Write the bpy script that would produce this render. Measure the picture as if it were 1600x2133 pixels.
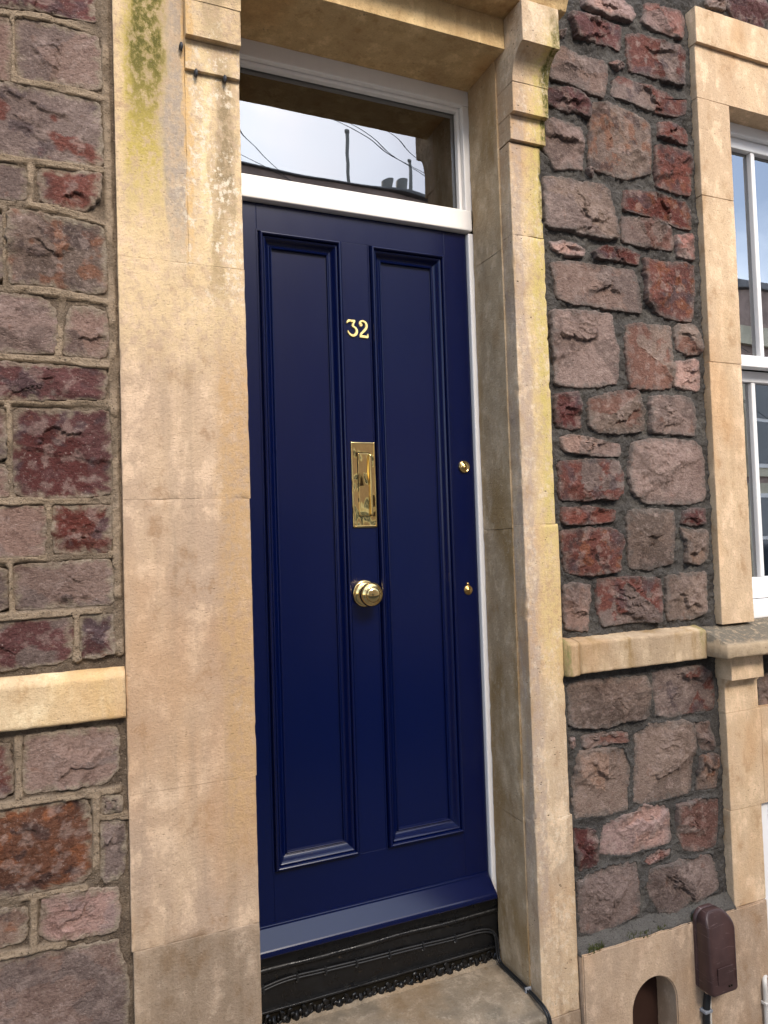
import bpy, bmesh, math, random
import numpy as np
from mathutils import Matrix, Vector

# ------------------------------------------------------------------ reset
for o in list(bpy.data.objects):
    bpy.data.objects.remove(o)
scene = bpy.context.scene
COL = scene.collection
random.seed(7)

# ------------------------------------------------------------------ camera
# X runs right along the facade, Y goes into the wall, Z is up.
# z = 1.45 is the eye level above the chosen datum, the pavement lies at -0.25.
GROUND = -0.25
cam_data = bpy.data.cameras.new("camera")
cam_data.sensor_fit = 'VERTICAL'
cam_data.sensor_height = 36.0
cam_data.lens = 25.63
cam_data.clip_start = 0.02
cam_data.clip_end = 400.0
cam = bpy.data.objects.new("camera", cam_data)
COL.objects.link(cam)
_y, _p, _r = map(math.radians, (23.049, 1.966, -1.851))
_f = Vector((math.sin(_y) * math.cos(_p), math.cos(_y) * math.cos(_p), math.sin(_p)))
_rt = Vector((math.cos(_y), -math.sin(_y), 0))
_up = _rt.cross(_f)
_rt2 = _rt * math.cos(_r) + _up * math.sin(_r)
_up2 = _up * math.cos(_r) - _rt * math.sin(_r)
_m = Matrix((_rt2, _up2, -_f)).transposed().to_4x4()
_m.translation = Vector((0, 0, 1.45))
cam.matrix_world = _m
scene.camera = cam

# ------------------------------------------------------------------ sky and sun
SUN_DIR = Vector((0.05, -0.76, 0.65)).normalized()      # towards the sun
world = bpy.data.worlds.new("World")
scene.world = world
world.use_nodes = True
wn = world.node_tree
wn.nodes.clear()
sky = wn.nodes.new("ShaderNodeTexSky")
sky.sky_type = 'NISHITA'
sky.sun_disc = False
sky.sun_elevation = math.asin(SUN_DIR.z)
sky.sun_rotation = math.atan2(SUN_DIR.x, SUN_DIR.y)
sky.air_density = 1.0
sky.dust_density = 1.5
wtc = wn.nodes.new("ShaderNodeTexCoord")
wno = wn.nodes.new("ShaderNodeTexNoise")
wno.inputs['Scale'].default_value = 1.7
wno.inputs['Detail'].default_value = 8
wno.inputs['Roughness'].default_value = 0.55
wra = wn.nodes.new("ShaderNodeValToRGB")
wra.color_ramp.elements[0].position = 0.43
wra.color_ramp.elements[1].position = 0.64
wmx = wn.nodes.new("ShaderNodeMix")
wmx.data_type = 'RGBA'
wmx.inputs[7].default_value = (9.6, 10.7, 12.4, 1)          # bright thin cloud
wbg = wn.nodes.new("ShaderNodeBackground")
wbg.inputs['Strength'].default_value = 0.125
wou = wn.nodes.new("ShaderNodeOutputWorld")
L = wn.links.new
wmp = wn.nodes.new("ShaderNodeMapping")
wmp.inputs['Location'].default_value = (1.25, 0.45, 2.1)
L(wtc.outputs['Generated'], wmp.inputs['Vector'])
L(wmp.outputs['Vector'], wno.inputs['Vector'])
L(wno.outputs['Fac'], wra.inputs['Fac'])
L(wra.outputs['Color'], wmx.inputs[0])
L(sky.outputs['Color'], wmx.inputs[6])
L(wmx.outputs[2], wbg.inputs['Color'])
L(wbg.outputs['Background'], wou.inputs['Surface'])

sun_data = bpy.data.lights.new("sun", 'SUN')
sun_data.energy = 1.5
sun_data.angle = math.radians(20)
sun_data.color = (1.0, 0.90, 0.77)
sun = bpy.data.objects.new("sun", sun_data)
COL.objects.link(sun)
sun.location = (0, -4, 9)
sun.rotation_euler = (-SUN_DIR).to_track_quat('-Z', 'Y').to_euler()

scene.render.engine = 'CYCLES'
scene.view_settings.view_transform = 'Standard'
scene.view_settings.look = 'None'
scene.view_settings.gamma = 1.0
scene.view_settings.use_curve_mapping = False
scene.view_settings.exposure = 1.4
scene.cycles.max_bounces = 7
scene.cycles.diffuse_bounces = 3
scene.cycles.glossy_bounces = 4
scene.cycles.transparent_max_bounces = 8

# ------------------------------------------------------------------ numpy noise
_rng = np.random.RandomState(3)
_PERM = np.concatenate([_rng.permutation(256)] * 3)
_G = _rng.normal(size=(256, 3))
_G /= np.linalg.norm(_G, axis=1)[:, None]


def noise(p, seed=0):
    p = np.asarray(p, float) + seed * 17.31
    i = np.floor(p).astype(int)
    f = p - i
    u = f * f * f * (f * (f * 6 - 15) + 10)
    i &= 255
    r = 0
    for dx in (0, 1):
        wx = u[:, 0] if dx else 1 - u[:, 0]
        for dy in (0, 1):
            wy = u[:, 1] if dy else 1 - u[:, 1]
            for dz in (0, 1):
                wz = u[:, 2] if dz else 1 - u[:, 2]
                h = _PERM[_PERM[_PERM[(i[:, 0] + dx) & 255] + ((i[:, 1] + dy) & 255)] + ((i[:, 2] + dz) & 255)]
                g = _G[h]
                r = r + wx * wy * wz * (g[:, 0] * (f[:, 0] - dx) + g[:, 1] * (f[:, 1] - dy) + g[:, 2] * (f[:, 2] - dz))
    return r * 1.6


def fbm(p, oct=4, seed=0, gain=0.5):
    a, s, r = 1.0, 1.0, 0
    for k in range(oct):
        r = r + a * noise(np.asarray(p) * s, seed + k * 3)
        a *= gain
        s *= 2.03
    return r


def sstep(a, b, x):
    t = np.clip((x - a) / (b - a), 0, 1)
    return t * t * (3 - 2 * t)


# ------------------------------------------------------------------ object helpers
def tag(o, label=None, cat=None, group=None, kind=None):
    if label:
        o["label"] = label
    if cat:
        o["category"] = cat
    if group:
        o["group"] = group
    if kind:
        o["kind"] = kind
    return o


def wloc(o):
    v = Vector(o.location)
    while o.parent:
        o = o.parent
        v += o.location
    return v


def thing(name, loc, label, cat, group=None):
    o = bpy.data.objects.new(name, None)
    o.empty_display_size = 0.1
    COL.objects.link(o)
    o.location = loc
    return tag(o, label, cat, group)


def obj(name, V, F, mat, parent=None, smooth=True, tint=None, attr=None):
    """one mesh object from world-space vertices; its origin is the middle of its foot"""
    V = np.asarray(V, float)
    lo, hi = V.min(0), V.max(0)
    org = np.array([(lo[0] + hi[0]) / 2, (lo[1] + hi[1]) / 2, lo[2]])
    me = bpy.data.meshes.new(name)
    F = F.tolist() if hasattr(F, 'tolist') else F
    me.from_pydata((V - org).tolist(), [], F)
    if smooth:
        me.polygons.foreach_set("use_smooth", [True] * len(me.polygons))
    if tint is not None:
        a = me.color_attributes.new("tint", 'FLOAT_COLOR', 'POINT')
        c = np.ones((len(V), 4))
        c[:, :3] = tint
        a.data.foreach_set("color", c.ravel())
    if attr is not None:
        a = me.attributes.new("amount", 'FLOAT', 'POINT')
        a.data.foreach_set("value", np.asarray(attr, float))
    me.materials.append(mat)
    me.update()
    o = bpy.data.objects.new(name, me)
    COL.objects.link(o)
    if parent:
        o.parent = parent
        o.location = Vector(org) - wloc(parent)
    else:
        o.location = org
    return o


def fix_normals(o):
    bm = bmesh.new()
    bm.from_mesh(o.data)
    bmesh.ops.recalc_face_normals(bm, faces=bm.faces)
    bm.to_mesh(o.data)
    bm.free()
    return o


class MB:
    def __init__(s):
        s.V, s.F, s.n = [], [], 0

    def add(s, V, F):
        V = np.asarray(V, float)
        s.V.append(V)
        s.F += [tuple(int(i) + s.n for i in f) for f in F]
        s.n += len(V)
        return s

    def build(s, name, mat, parent=None, smooth=True, tint=None):
        return fix_normals(obj(name, np.vstack(s.V), s.F, mat, parent, smooth, tint))


def box(x0, x1, y0, y1, z0, z1):
    V = [(x, y, z) for x in (x0, x1) for y in (y0, y1) for z in (z0, z1)]
    return V, [(0, 1, 3, 2), (4, 6, 7, 5), (0, 4, 5, 1), (2, 3, 7, 6), (0, 2, 6, 4), (1, 5, 7, 3)]


def _cuts(a, b, r, seg):
    w = b - a
    r = min(r, w * 0.24)
    mid = np.linspace(a + 2 * r, b - 2 * r, max(2, int(round((w - 4 * r) / seg)) + 1))
    return np.concatenate([[a, a + r * .5, a + r], mid, [b - r, b - r * .5, b]])


def rbox(x0, x1, y0, y1, z0, z1, r=0.002, seg=0.5, chip=0.0, rough=0.0, seed=0, warp=None, rz=None):
    """box with worn, rounded arrises (r), random chips along them and a slightly uneven face"""
    cx, cy, cz = _cuts(x0, x1, r, seg), _cuts(y0, y1, r, seg), _cuts(z0, z1, rz or r, seg)
    nx, ny, nz = len(cx), len(cy), len(cz)

    def key(i, j, k):
        return (i * ny + j) * nz + k
    quads = []

    def face(ax, val):
        d = [nx, ny, nz]
        a, b = [q for q in (0, 1, 2) if q != ax]
        A, B = np.meshgrid(np.arange(d[a] - 1), np.arange(d[b] - 1), indexing='ij')
        A, B = A.ravel(), B.ravel()
        out = []
        for da, db in ((0, 0), (1, 0), (1, 1), (0, 1)):
            ijk = [None] * 3
            ijk[ax] = np.full(len(A), val)
            ijk[a] = A + da
            ijk[b] = B + db
            out.append(key(*ijk))
        q = np.stack(out, 1)
        flip = (val == 0) == (ax in (0, 2))
        quads.append(q[:, ::-1] if flip else q)
    for ax, n in ((0, nx), (1, ny), (2, nz)):
        face(ax, 0)
        face(ax, n - 1)
    Q = np.vstack(quads)
    u, inv = np.unique(Q.ravel(), return_inverse=True)
    F = inv.reshape(-1, 4)
    i, j, k = u // (ny * nz), (u // nz) % ny, u % nz
    P = np.stack([cx[i], cy[j], cz[k]], 1)
    lo, hi = np.array([x0, y0, z0]), np.array([x1, y1, z1])
    rr = np.full(len(P), r)
    if chip:
        n1 = fbm(P * 38, 3, seed + 5)
        n2 = fbm(P * 9, 2, seed + 9)
        rr = r * (0.55 + 0.5 * np.clip(n1 + .3, 0, 2)) + chip * np.clip(n1 * 1.2 + n2 * .9 - 0.55, 0, 1.3)
    rr = np.minimum(rr, (hi - lo).min() * 0.45)
    R = np.stack([rr, rr, rr if rz is None else rr * (rz / r)], 1)
    q = np.clip(P, lo + R, hi - R)
    d = (P - q) / R
    Ln = np.linalg.norm(d, axis=1)
    m = Ln > 1e-9
    P2 = P.copy()
    P2[m] = q[m] + d[m] / Ln[m][:, None] * R[m]
    if rough:
        nrm = np.zeros_like(P)
        nrm[m] = d[m] / Ln[m][:, None]
        amt = fbm(P * 22, 4, seed + 2) * rough + fbm(P * 4, 2, seed + 4) * rough * 1.2
        P2 += nrm * amt[:, None]
    if warp is not None:
        P2 = warp(P2)
    return P2, F


def ashlar(name, b, mat, parent, r=0.003, seg=0.014, chip=0.006, rough=0.0007, seed=0, warp=None, rz=0.0009):
    V, F = rbox(*b, r=r, seg=seg, chip=chip, rough=rough, seed=seed, warp=warp, rz=rz)
    return obj(name, V, F, mat, parent)


def lathe(cx, cz, prof, n=48, squash=1.0):
    """profile of (radius, y) turned about the Y axis through (cx, cz)"""
    V, F = [], []
    for rad, y in prof:
        for k in range(n):
            a = 2 * math.pi * k / n
            V.append((cx + rad * math.cos(a), y, cz + rad * math.sin(a) * squash))
    for i in range(len(prof) - 1):
        for k in range(n):
            k2 = (k + 1) % n
            F.append((i * n + k, i * n + k2, (i + 1) * n + k2, (i + 1) * n + k))
    V.append((cx, prof[-1][1], cz))
    t = len(V) - 1
    b = (len(prof) - 1) * n
    for k in range(n):
        F.append((b + k, b + (k + 1) % n, t))
    return V, F


def tube(pts, rad, n=10, closed_ends=True):
    pts = [Vector(p) for p in pts]
    V, F = [], []
    side = None
    for i, p in enumerate(pts):
        t = (pts[min(i + 1, len(pts) - 1)] - pts[max(i - 1, 0)]).normalized()
        if side is None:
            side = t.orthogonal().normalized()
        side = (side - t * side.dot(t)).normalized()
        b = t.cross(side)
        rr = rad[i] if hasattr(rad, '__len__') else rad
        for k in range(n):
            a = 2 * math.pi * k / n
            V.append(tuple(p + side * math.cos(a) * rr + b * math.sin(a) * rr))
    for i in range(len(pts) - 1):
        for k in range(n):
            k2 = (k + 1) % n
            F.append((i * n + k, i * n + k2, (i + 1) * n + k2, (i + 1) * n + k))
    if closed_ends:
        F.append(tuple(range(n - 1, -1, -1)))
        F.append(tuple(range((len(pts) - 1) * n, len(pts) * n)))
    return V, F


def smooth_path(pts, k=6):
    """Catmull-Rom through the points"""
    P = [Vector(p) for p in pts]
    P = [P[0] * 2 - P[1]] + P + [P[-1] * 2 - P[-2]]
    out = []
    for i in range(1, len(P) - 2):
        for s in range(k):
            t = s / k
            a, b, c, d = P[i - 1], P[i], P[i + 1], P[i + 2]
            out.append(0.5 * ((2 * b) + (c - a) * t + (2 * a - 5 * b + 4 * c - d) * t * t + (3 * b - a - 3 * c + d) * t ** 3))
    out.append(P[-2])
    return out


def extrude_y(poly, y0, y1):
    """closed outline of (x, z) drawn through y0..y1"""
    n = len(poly)
    V = [(x, y0, z) for x, z in poly] + [(x, y1, z) for x, z in poly]
    F = [tuple(range(n)), tuple(range(2 * n - 1, n - 1, -1))]
    F += [(i, (i + 1) % n, n + (i + 1) % n, n + i) for i in range(n)]
    return V, F


def extrude_x(prof, x0, x1, nseg=1, wob=0.0, seed=0):
    """closed profile of (y, z) drawn through x0..x1"""
    n = len(prof)
    V, F = [], []
    xs = np.linspace(x0, x1, nseg + 1)
    for x in xs:
        V += [(x, y, z) for y, z in prof]
    V = np.array(V)
    if wob:
        d = np.stack([fbm(V * 30, 3, seed), fbm(V * 30, 3, seed + 7), fbm(V * 30, 3, seed + 11)], 1)
        d[:, 0] *= 0.3
        V = V + d * wob
    for i in range(nseg):
        for k in range(n):
            k2 = (k + 1) % n
            F.append((i * n + k, i * n + k2, (i + 1) * n + k2, (i + 1) * n + k))
    F.append(tuple(range(n - 1, -1, -1)))
    F.append(tuple(range(nseg * n, (nseg + 1) * n)))
    return V, F


# ------------------------------------------------------------------ materials
class NT:
    def __init__(s, name):
        s.m = bpy.data.materials.new(name)
        s.m.use_nodes = True
        s.t = s.m.node_tree
        s.t.nodes.clear()
        s.out = s.t.nodes.new("ShaderNodeOutputMaterial")
        s.geo = s.t.nodes.new("ShaderNodeNewGeometry")
        s.pos = s.geo.outputs['Position']

    def lk(s, a, b):
        if hasattr(a, 'is_output'):
            s.t.links.new(a, b)
        else:
            b.default_value = a

    def math(s, op, a, b=0.0, c=None):
        n = s.t.nodes.new("ShaderNodeMath")
        n.operation = op
        s.lk(a, n.inputs[0])
        s.lk(b, n.inputs[1])
        if c is not None:
            s.lk(c, n.inputs[2])
        return n.outputs[0]

    def vec(s, scale, off=(0, 0, 0)):
        n = s.t.nodes.new("ShaderNodeMapping")
        n.inputs['Scale'].default_value = scale if hasattr(scale, '__len__') else (scale,) * 3
        n.inputs['Location'].default_value = off
        s.t.links.new(s.pos, n.inputs['Vector'])
        return n.outputs[0]

    def noise(s, scale, detail=4, rough=0.55, off=(0, 0, 0), dist=0.0):
        n = s.t.nodes.new("ShaderNodeTexNoise")
        n.inputs['Scale'].default_value = 1.0
        n.inputs['Detail'].default_value = detail
        n.inputs['Roughness'].default_value = rough
        n.inputs['Distortion'].default_value = dist
        s.t.links.new(s.vec(scale, off), n.inputs['Vector'])
        return n.outputs['Fac']

    def voro(s, scale, off=(0, 0, 0), feature='F1'):
        n = s.t.nodes.new("ShaderNodeTexVoronoi")
        n.feature = feature
        n.inputs['Scale'].default_value = 1.0
        s.t.links.new(s.vec(scale, off), n.inputs['Vector'])
        return n.outputs['Distance']

    def ramp(s, fac, a, b, va=0.0, vb=1.0):
        n = s.t.nodes.new("ShaderNodeMapRange")
        n.interpolation_type = 'SMOOTHSTEP'
        s.lk(fac, n.inputs['Value'])
        n.inputs['From Min'].default_value = a
        n.inputs['From Max'].default_value = b
        n.inputs['To Min'].default_value = va
        n.inputs['To Max'].default_value = vb
        return n.outputs[0]

    def mix(s, fac, a, b, mode='MIX'):
        n = s.t.nodes.new("ShaderNodeMix")
        n.data_type = 'RGBA'
        n.blend_type = mode
        s.lk(fac, n.inputs[0])
        for v, i in ((a, 6), (b, 7)):
            if hasattr(v, 'is_output'):
                s.t.links.new(v, n.inputs[i])
            else:
                n.inputs[i].default_value = (*v, 1) if len(v) == 3 else v
        return n.outputs[2]

    def axis(s, i):
        n = s.t.nodes.new("ShaderNodeSeparateXYZ")
        s.t.links.new(s.pos, n.inputs[0])
        return n.outputs[i]

    def attr(s, name, out='Color'):
        n = s.t.nodes.new("ShaderNodeAttribute")
        n.attribute_name = name
        return n.outputs[out]

    def bump(s, h, strength=0.3, dist=0.002, prev=None):
        n = s.t.nodes.new("ShaderNodeBump")
        n.inputs['Strength'].default_value = strength
        n.inputs['Distance'].default_value = dist
        s.t.links.new(h, n.inputs['Height'])
        if prev is not None:
            s.t.links.new(prev, n.inputs['Normal'])
        return n.outputs[0]

    def principled(s, color, rough=0.8, spec=0.3, metal=0.0, normal=None, coat=0.0):
        n = s.t.nodes.new("ShaderNodeBsdfPrincipled")
        if hasattr(color, 'is_output'):
            s.t.links.new(color, n.inputs['Base Color'])
        else:
            n.inputs['Base Color'].default_value = (*color, 1)
        s.lk(rough, n.inputs['Roughness'])
        n.inputs['Specular IOR Level'].default_value = spec
        n.inputs['Metallic'].default_value = metal
        n.inputs['Coat Weight'].default_value = coat
        n.inputs['Coat Roughness'].default_value = 0.05
        if normal is not None:
            s.t.links.new(normal, n.inputs['Normal'])
        s.t.links.new(n.outputs[0], s.out.inputs['Surface'])
        return s.m


def limestone(name, c1, c2, stain=(0.27, 0.20, 0.13), stain_amt=0.45, lichen=(), pits=0.35, white=0.0, bump=0.5,
              streak=(26, 26, 1.1), extra=(), thr=(0.47, 0.66)):
    """weathered oolitic limestone; lichen/extra = (colour, x centre, x half width, z low, z high, amount)"""
    n = NT(name)
    col = n.mix(n.ramp(n.noise((6, 6, 2.2), 4, .62), 0.33, 0.62), c1, c2)
    mott = n.noise((17, 17, 11), 4, .68, (3, 1, 7))
    col = n.mix(n.ramp(mott, 0.50, 0.66, 0, 0.75), col, tuple(min(.82, v * k) for v, k in zip(c1, (1.28, 1.30, 1.36))))
    col = n.mix(n.ramp(mott, 0.46, 0.30, 0, 0.7), col, tuple(v * k for v, k in zip(c2, (.74, .64, .52))))
    broad = n.noise((3.2, 3.2, 1.6), 3, .6, (11, 4, 3))
    col = n.mix(n.ramp(broad, 0.50, 0.66, 0, 0.5), col, tuple(v * k for v, k in zip(c2, (1.0, .80, .58))))
    col = n.mix(n.ramp(broad, 0.44, 0.32, 0, 0.4), col, tuple(v * k for v, k in zip(c2, (.78, .78, .80))))
    st = n.ramp(n.noise(streak, 4, .62, (1.3, 0, 2.2)), thr[0], thr[1], 0, stain_amt)
    st = n.math('MULTIPLY', st, n.ramp(n.noise((6, 6, 3), 2, .5, (9, 2, 1)), 0.3, 0.55))
    col = n.mix(st, col, stain)
    if extra or lichen:
        wob = n.math('MULTIPLY_ADD', n.noise((16, 16, 5), 4, .65, (0, 5, 1)), 0.07, -0.035)
        blot = n.ramp(n.noise((55, 55, 38), 4, .72, (0, 2, 3)), 0.36, 0.58, 0.25, 1.0)
    for e in tuple(extra) + tuple(lichen):
        lc, xc, xw, z0, z1, amt = e[:6]
        X = n.math('ADD', n.math('SUBTRACT', n.axis(0), xc), wob)
        mx = n.ramp(n.math('ABSOLUTE', X), xw * 0.55, xw * 1.15, 1, 0)
        mz = n.math('MULTIPLY', n.ramp(n.axis(2), z0, z0 + min(.28, (z1 - z0) * .55)), n.ramp(n.axis(2), z1, z1 + .2, 1, 0))
        f = n.math('MULTIPLY', n.math('MULTIPLY', mx, mz), n.math('MULTIPLY', blot, amt))
        col = n.mix(f, col, lc)
    if white:
        wa, wx, ww, wz0, wz1 = white if hasattr(white, '__len__') else (white, 0, 99, -9, 9)
        w = n.ramp(n.noise((75, 75, 60), 3, .75, (4, 4, 4)), 0.50, 0.60, 0, wa)
        w = n.math('MULTIPLY', w, n.ramp(mott, 0.44, 0.58))
        w = n.math('MULTIPLY', w, n.ramp(n.math('ABSOLUTE', n.math('SUBTRACT', n.axis(0), wx)), ww * .5, ww, 1, 0))
        w = n.math('MULTIPLY', w, n.math('MULTIPLY', n.ramp(n.axis(2), wz0, wz0 + .15), n.ramp(n.axis(2), wz1 - .15, wz1, 1, 0)))
        col = n.mix(w, col, (0.68, 0.58, 0.44))
    oi = n.t.nodes.new("ShaderNodeObjectInfo").outputs['Random']
    col = n.mix(n.ramp(oi, 0, 1, 0, 0.22), col, n.mix(1.0, col, (0.62, 0.58, 0.55), 'MULTIPLY'))
    grain = n.noise(200, 3, .8)
    col = n.mix(n.ramp(grain, 0.54, 0.70, 0, 0.5), col, tuple(v * 0.50 for v in c2))
    col = n.mix(n.ramp(grain, 0.42, 0.28, 0, 0.3), col, tuple(min(.85, v * 1.3) for v in c1))
    pv = n.math('ADD', n.voro((62, 62, 120)), n.math('MULTIPLY_ADD', n.noise((90, 90, 120), 2, .7, (6, 1, 8)), 0.9, -0.45))
    pit = n.ramp(pv, 0.02, 0.16, 1, 0)
    pit = n.math('MULTIPLY', pit, n.ramp(n.noise(16, 3, .6, (2, 9, 4)), 0.48, 0.62, 0, pits))
    col = n.mix(pit, col, (0.10, 0.075, 0.04))
    h = n.math('ADD', n.math('MULTIPLY', grain, 1.0), n.math('MULTIPLY', n.noise(70, 3, .7), 1.2))
    h = n.math('SUBTRACT', h, n.math('MULTIPLY', pit, 1.8))
    return n.principled(col, 0.9, 0.15, normal=n.bump(h, bump, 0.0042))


M = {}
LICHEN_Y = (0.43, 0.335, 0.075)
LICHEN_G = (0.11, 0.10, 0.025)
M['lime_left'] = limestone('limestone_left_pilaster', (0.55, 0.398, 0.262), (0.45, 0.325, 0.228), stain=(0.33, 0.245, 0.17),
                           stain_amt=0.4, white=(1.0, .36, .15, 1.95, 2.75), pits=.3, streak=(22, 22, 0.8),
                           extra=(((0.68, 0.51, 0.29), 0.27, 0.26, 1.75, 3.2, 0.8),
                                  ((0.50, 0.325, 0.165), 0.375, 0.07, 0.6, 1.8, 0.9),
                                  ((0.36, 0.295, 0.235), 0.232, 0.026, 2.0, 3.2, 0.95),
                                  ((0.60, 0.38, 0.16), 0.262, 0.012, 2.0, 2.8, 0.8),
                                  ((0.27, 0.20, 0.115), 0.350, 0.024, 2.12, 2.50, 0.95),
                                  ((0.36, 0.26, 0.14), 0.325, 0.016, 1.95, 2.25, 0.8),
                                  ((0.26, 0.20, 0.12), 0.33, 0.03, 2.55, 2.95, 0.7),
                                  ((0.70, 0.56, 0.32), 0.305, 0.012, 2.05, 2.5, 0.9)),
                           lichen=((LICHEN_Y, 0.165, 0.050, 2.12, 3.4, 0.9), (LICHEN_G, 0.172, 0.040, 2.34, 2.95, 1.0)))
M['lime_foot'] = limestone('limestone_pilaster_foot', (0.38, 0.28, 0.19), (0.30, 0.222, 0.155), stain=(0.20, 0.145, 0.095),
                           stain_amt=0.4, white=0.12, pits=0.3)
M['lime_right'] = limestone('limestone_right_pilaster', (0.62, 0.465, 0.30), (0.50, 0.37, 0.25), stain=(0.36, 0.25, 0.15),
                            stain_amt=0.45, pits=1.0, white=0.4,
                            extra=(((0.42, 0.32, 0.25), 1.182, 0.020, 0.2, 2.6, 0.8),
                                   ((0.66, 0.50, 0.22), 1.250, 0.050, 0.9, 2.7, 0.65)),
                            lichen=(((0.52, 0.415, 0.13), 1.262, 0.034, 1.3, 2.75, 0.7), (LICHEN_G, 1.280, 0.022, 2.15, 2.8, 1.0)))
M['lime_reveal'] = limestone('limestone_reveal', (0.52, 0.39, 0.245), (0.43, 0.32, 0.20), stain=(0.31, 0.20, 0.085),
                             stain_amt=0.85, pits=0.7, white=0.22, streak=(9, 7, 2.4), thr=(.42, .60))
M['lime_head'] = limestone('limestone_lintel', (0.66, 0.46, 0.23), (0.57, 0.39, 0.195), stain=(0.44, 0.28, 0.12),
                           stain_amt=0.5, pits=0.4)
M['lime_trim'] = limestone('limestone_window_trim', (0.64, 0.465, 0.295), (0.55, 0.395, 0.255), stain=(0.46, 0.31, 0.17),
                           stain_amt=0.3, pits=0.45, streak=(16, 16, 1.0))
M['lime_band'] = limestone('limestone_band', (0.68, 0.51, 0.31), (0.60, 0.44, 0.26), stain=(0.60, 0.37, 0.13),
                           stain_amt=0.5, pits=0.35, streak=(10, 10, 3))
M['lime_bandr'] = limestone('limestone_band_damp', (0.50, 0.375, 0.24), (0.41, 0.30, 0.195), stain=(0.30, 0.195, 0.085),
                            stain_amt=0.85, pits=0.4, streak=(14, 14, 3),
                            lichen=(((0.20, 0.19, 0.07), 1.275, 0.02, 0.9, 1.3, 0.9), ((0.23, 0.21, 0.06), 1.80, 0.03, 1.0, 1.3, 0.7)))
M['sill_top'] = limestone('limestone_sill', (0.50, 0.38, 0.24), (0.42, 0.32, 0.21), stain=(0.30, 0.22, 0.13),
                          stain_amt=0.5, pits=0.9, streak=(10, 40, 12),
                          extra=(((0.15, 0.13, 0.10), 2.4, 1.2, 1.084, 1.12, 1.5), ))
M['plinth'] = limestone('rendered_plinth', (0.49, 0.355, 0.24), (0.41, 0.30, 0.21), stain=(0.32, 0.21, 0.13),
                        stain_amt=0.6, pits=0.2, streak=(7, 7, 5))
M['step'] = limestone('worn_step_stone', (0.29, 0.225, 0.155), (0.235, 0.185, 0.13), stain=(0.12, 0.10, 0.075),
                      stain_amt=0.7, pits=0.3, white=0.12, streak=(7, 7, 7))


def rubble_mat():
    n = NT('rubble_stone')
    col = n.attr('tint')
    med = n.noise((40, 40, 46), 4, .72)
    col = n.mix(n.ramp(med, 0.50, 0.32, 0, 0.6), col, n.mix(1.0, col, (0.50, 0.43, 0.42), 'MULTIPLY'))
    col = n.mix(n.ramp(med, 0.56, 0.74, 0, 0.45), col, (0.42, 0.32, 0.27))
    col = n.mix(n.ramp(n.noise((30, 30, 30), 4, .7, (2, 8, 1)), 0.60, 0.72, 0, 0.4), col, (0.20, 0.085, 0.05))
    gr = n.ramp(n.noise((5, 5, 2.2), 4, .6, (7, 7, 2)), 0.40, 0.62, 0, 0.55)
    col = n.mix(gr, col, n.mix(1.0, col, (0.58, 0.53, 0.52), 'MULTIPLY'))
    grain = n.noise(170, 4, .8)
    col = n.mix(n.ramp(grain, 0.50, 0.68, 0, 0.6), col, n.mix(1.0, col, (0.38, 0.35, 0.35), 'MULTIPLY'))
    col = n.mix(n.ramp(grain, 0.42, 0.28, 0, 0.55), col, (0.50, 0.40, 0.35))
    h = n.math('ADD', n.math('MULTIPLY', grain, 0.6), n.math('MULTIPLY', n.noise((95, 95, 120), 4, .75), 1.2))
    return n.principled(col, 0.85, 0.25, normal=n.bump(h, 1.0, 0.0060))


M['rubble'] = rubble_mat()


def mortar_mat(name, c1, c2, c3):
    n = NT(name)
    col = n.mix(n.ramp(n.noise(18, 5, .6), 0.35, 0.65), c1, c2)
    col = n.mix(n.math('MULTIPLY', n.attr('amount', 'Fac'), n.ramp(n.noise(40, 5, .7, (3, 3, 3)), 0.3, 0.55, 0.55, 1.0)), col, c3)
    sp = n.ramp(n.noise(260, 2, .6), 0.60, 0.72, 0, 0.7)
    col = n.mix(sp, col, tuple(min(v * 1.9, .7) for v in c2))
    dk = n.ramp(n.noise(190, 3, .6, (7, 1, 2)), 0.30, 0.42, 0.75, 0)
    col = n.mix(dk, col, tuple(v * .35 for v in c1))
    h = n.math('ADD', n.noise(300, 3, .7), n.math('MULTIPLY', n.noise(80, 5, .7), 1.4))
    return n.principled(col, 0.95, 0.1, normal=n.bump(h, 1.0, 0.006))


M['mortar_left'] = mortar_mat('beige_pointing', (0.125, 0.093, 0.068), (0.21, 0.160, 0.115), (0.35, 0.262, 0.178))
M['mortar_right'] = mortar_mat('dark_grey_mortar', (0.066, 0.060, 0.055), (0.105, 0.096, 0.087), (0.17, 0.155, 0.135))


def paint(name, color, rough=0.2, spec=0.5, brush=0.0, dirt=0.0, coat=0.0):
    n = NT(name)
    col = color
    if dirt:
        col = n.mix(n.ramp(n.noise((30, 30, 8), 5, .6), 0.45, 0.75, 0, dirt), color, tuple(v * .7 for v in color))
    nor = None
    if brush:
        nor = n.bump(n.noise((180, 180, 9), 3, .5), brush, 0.001)
    rg = n.ramp(n.noise((20, 20, 6), 3, .6, (2, 2, 2)), 0.3, 0.7, rough * 0.97, rough * 1.03)
    return n.principled(col, rg, spec, normal=nor, coat=coat)


M['navy'] = paint('navy_gloss_paint', (0.0003, 0.0032, 0.033), 0.21, 0.44, brush=0.02)
M['white'] = paint('white_gloss_paint', (0.86, 0.82, 0.78), 0.30, 0.5, brush=0.03, dirt=0.12)
M['white_cool'] = paint('white_sash_paint', (0.82, 0.81, 0.80), 0.30, 0.5, dirt=0.06)


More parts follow.
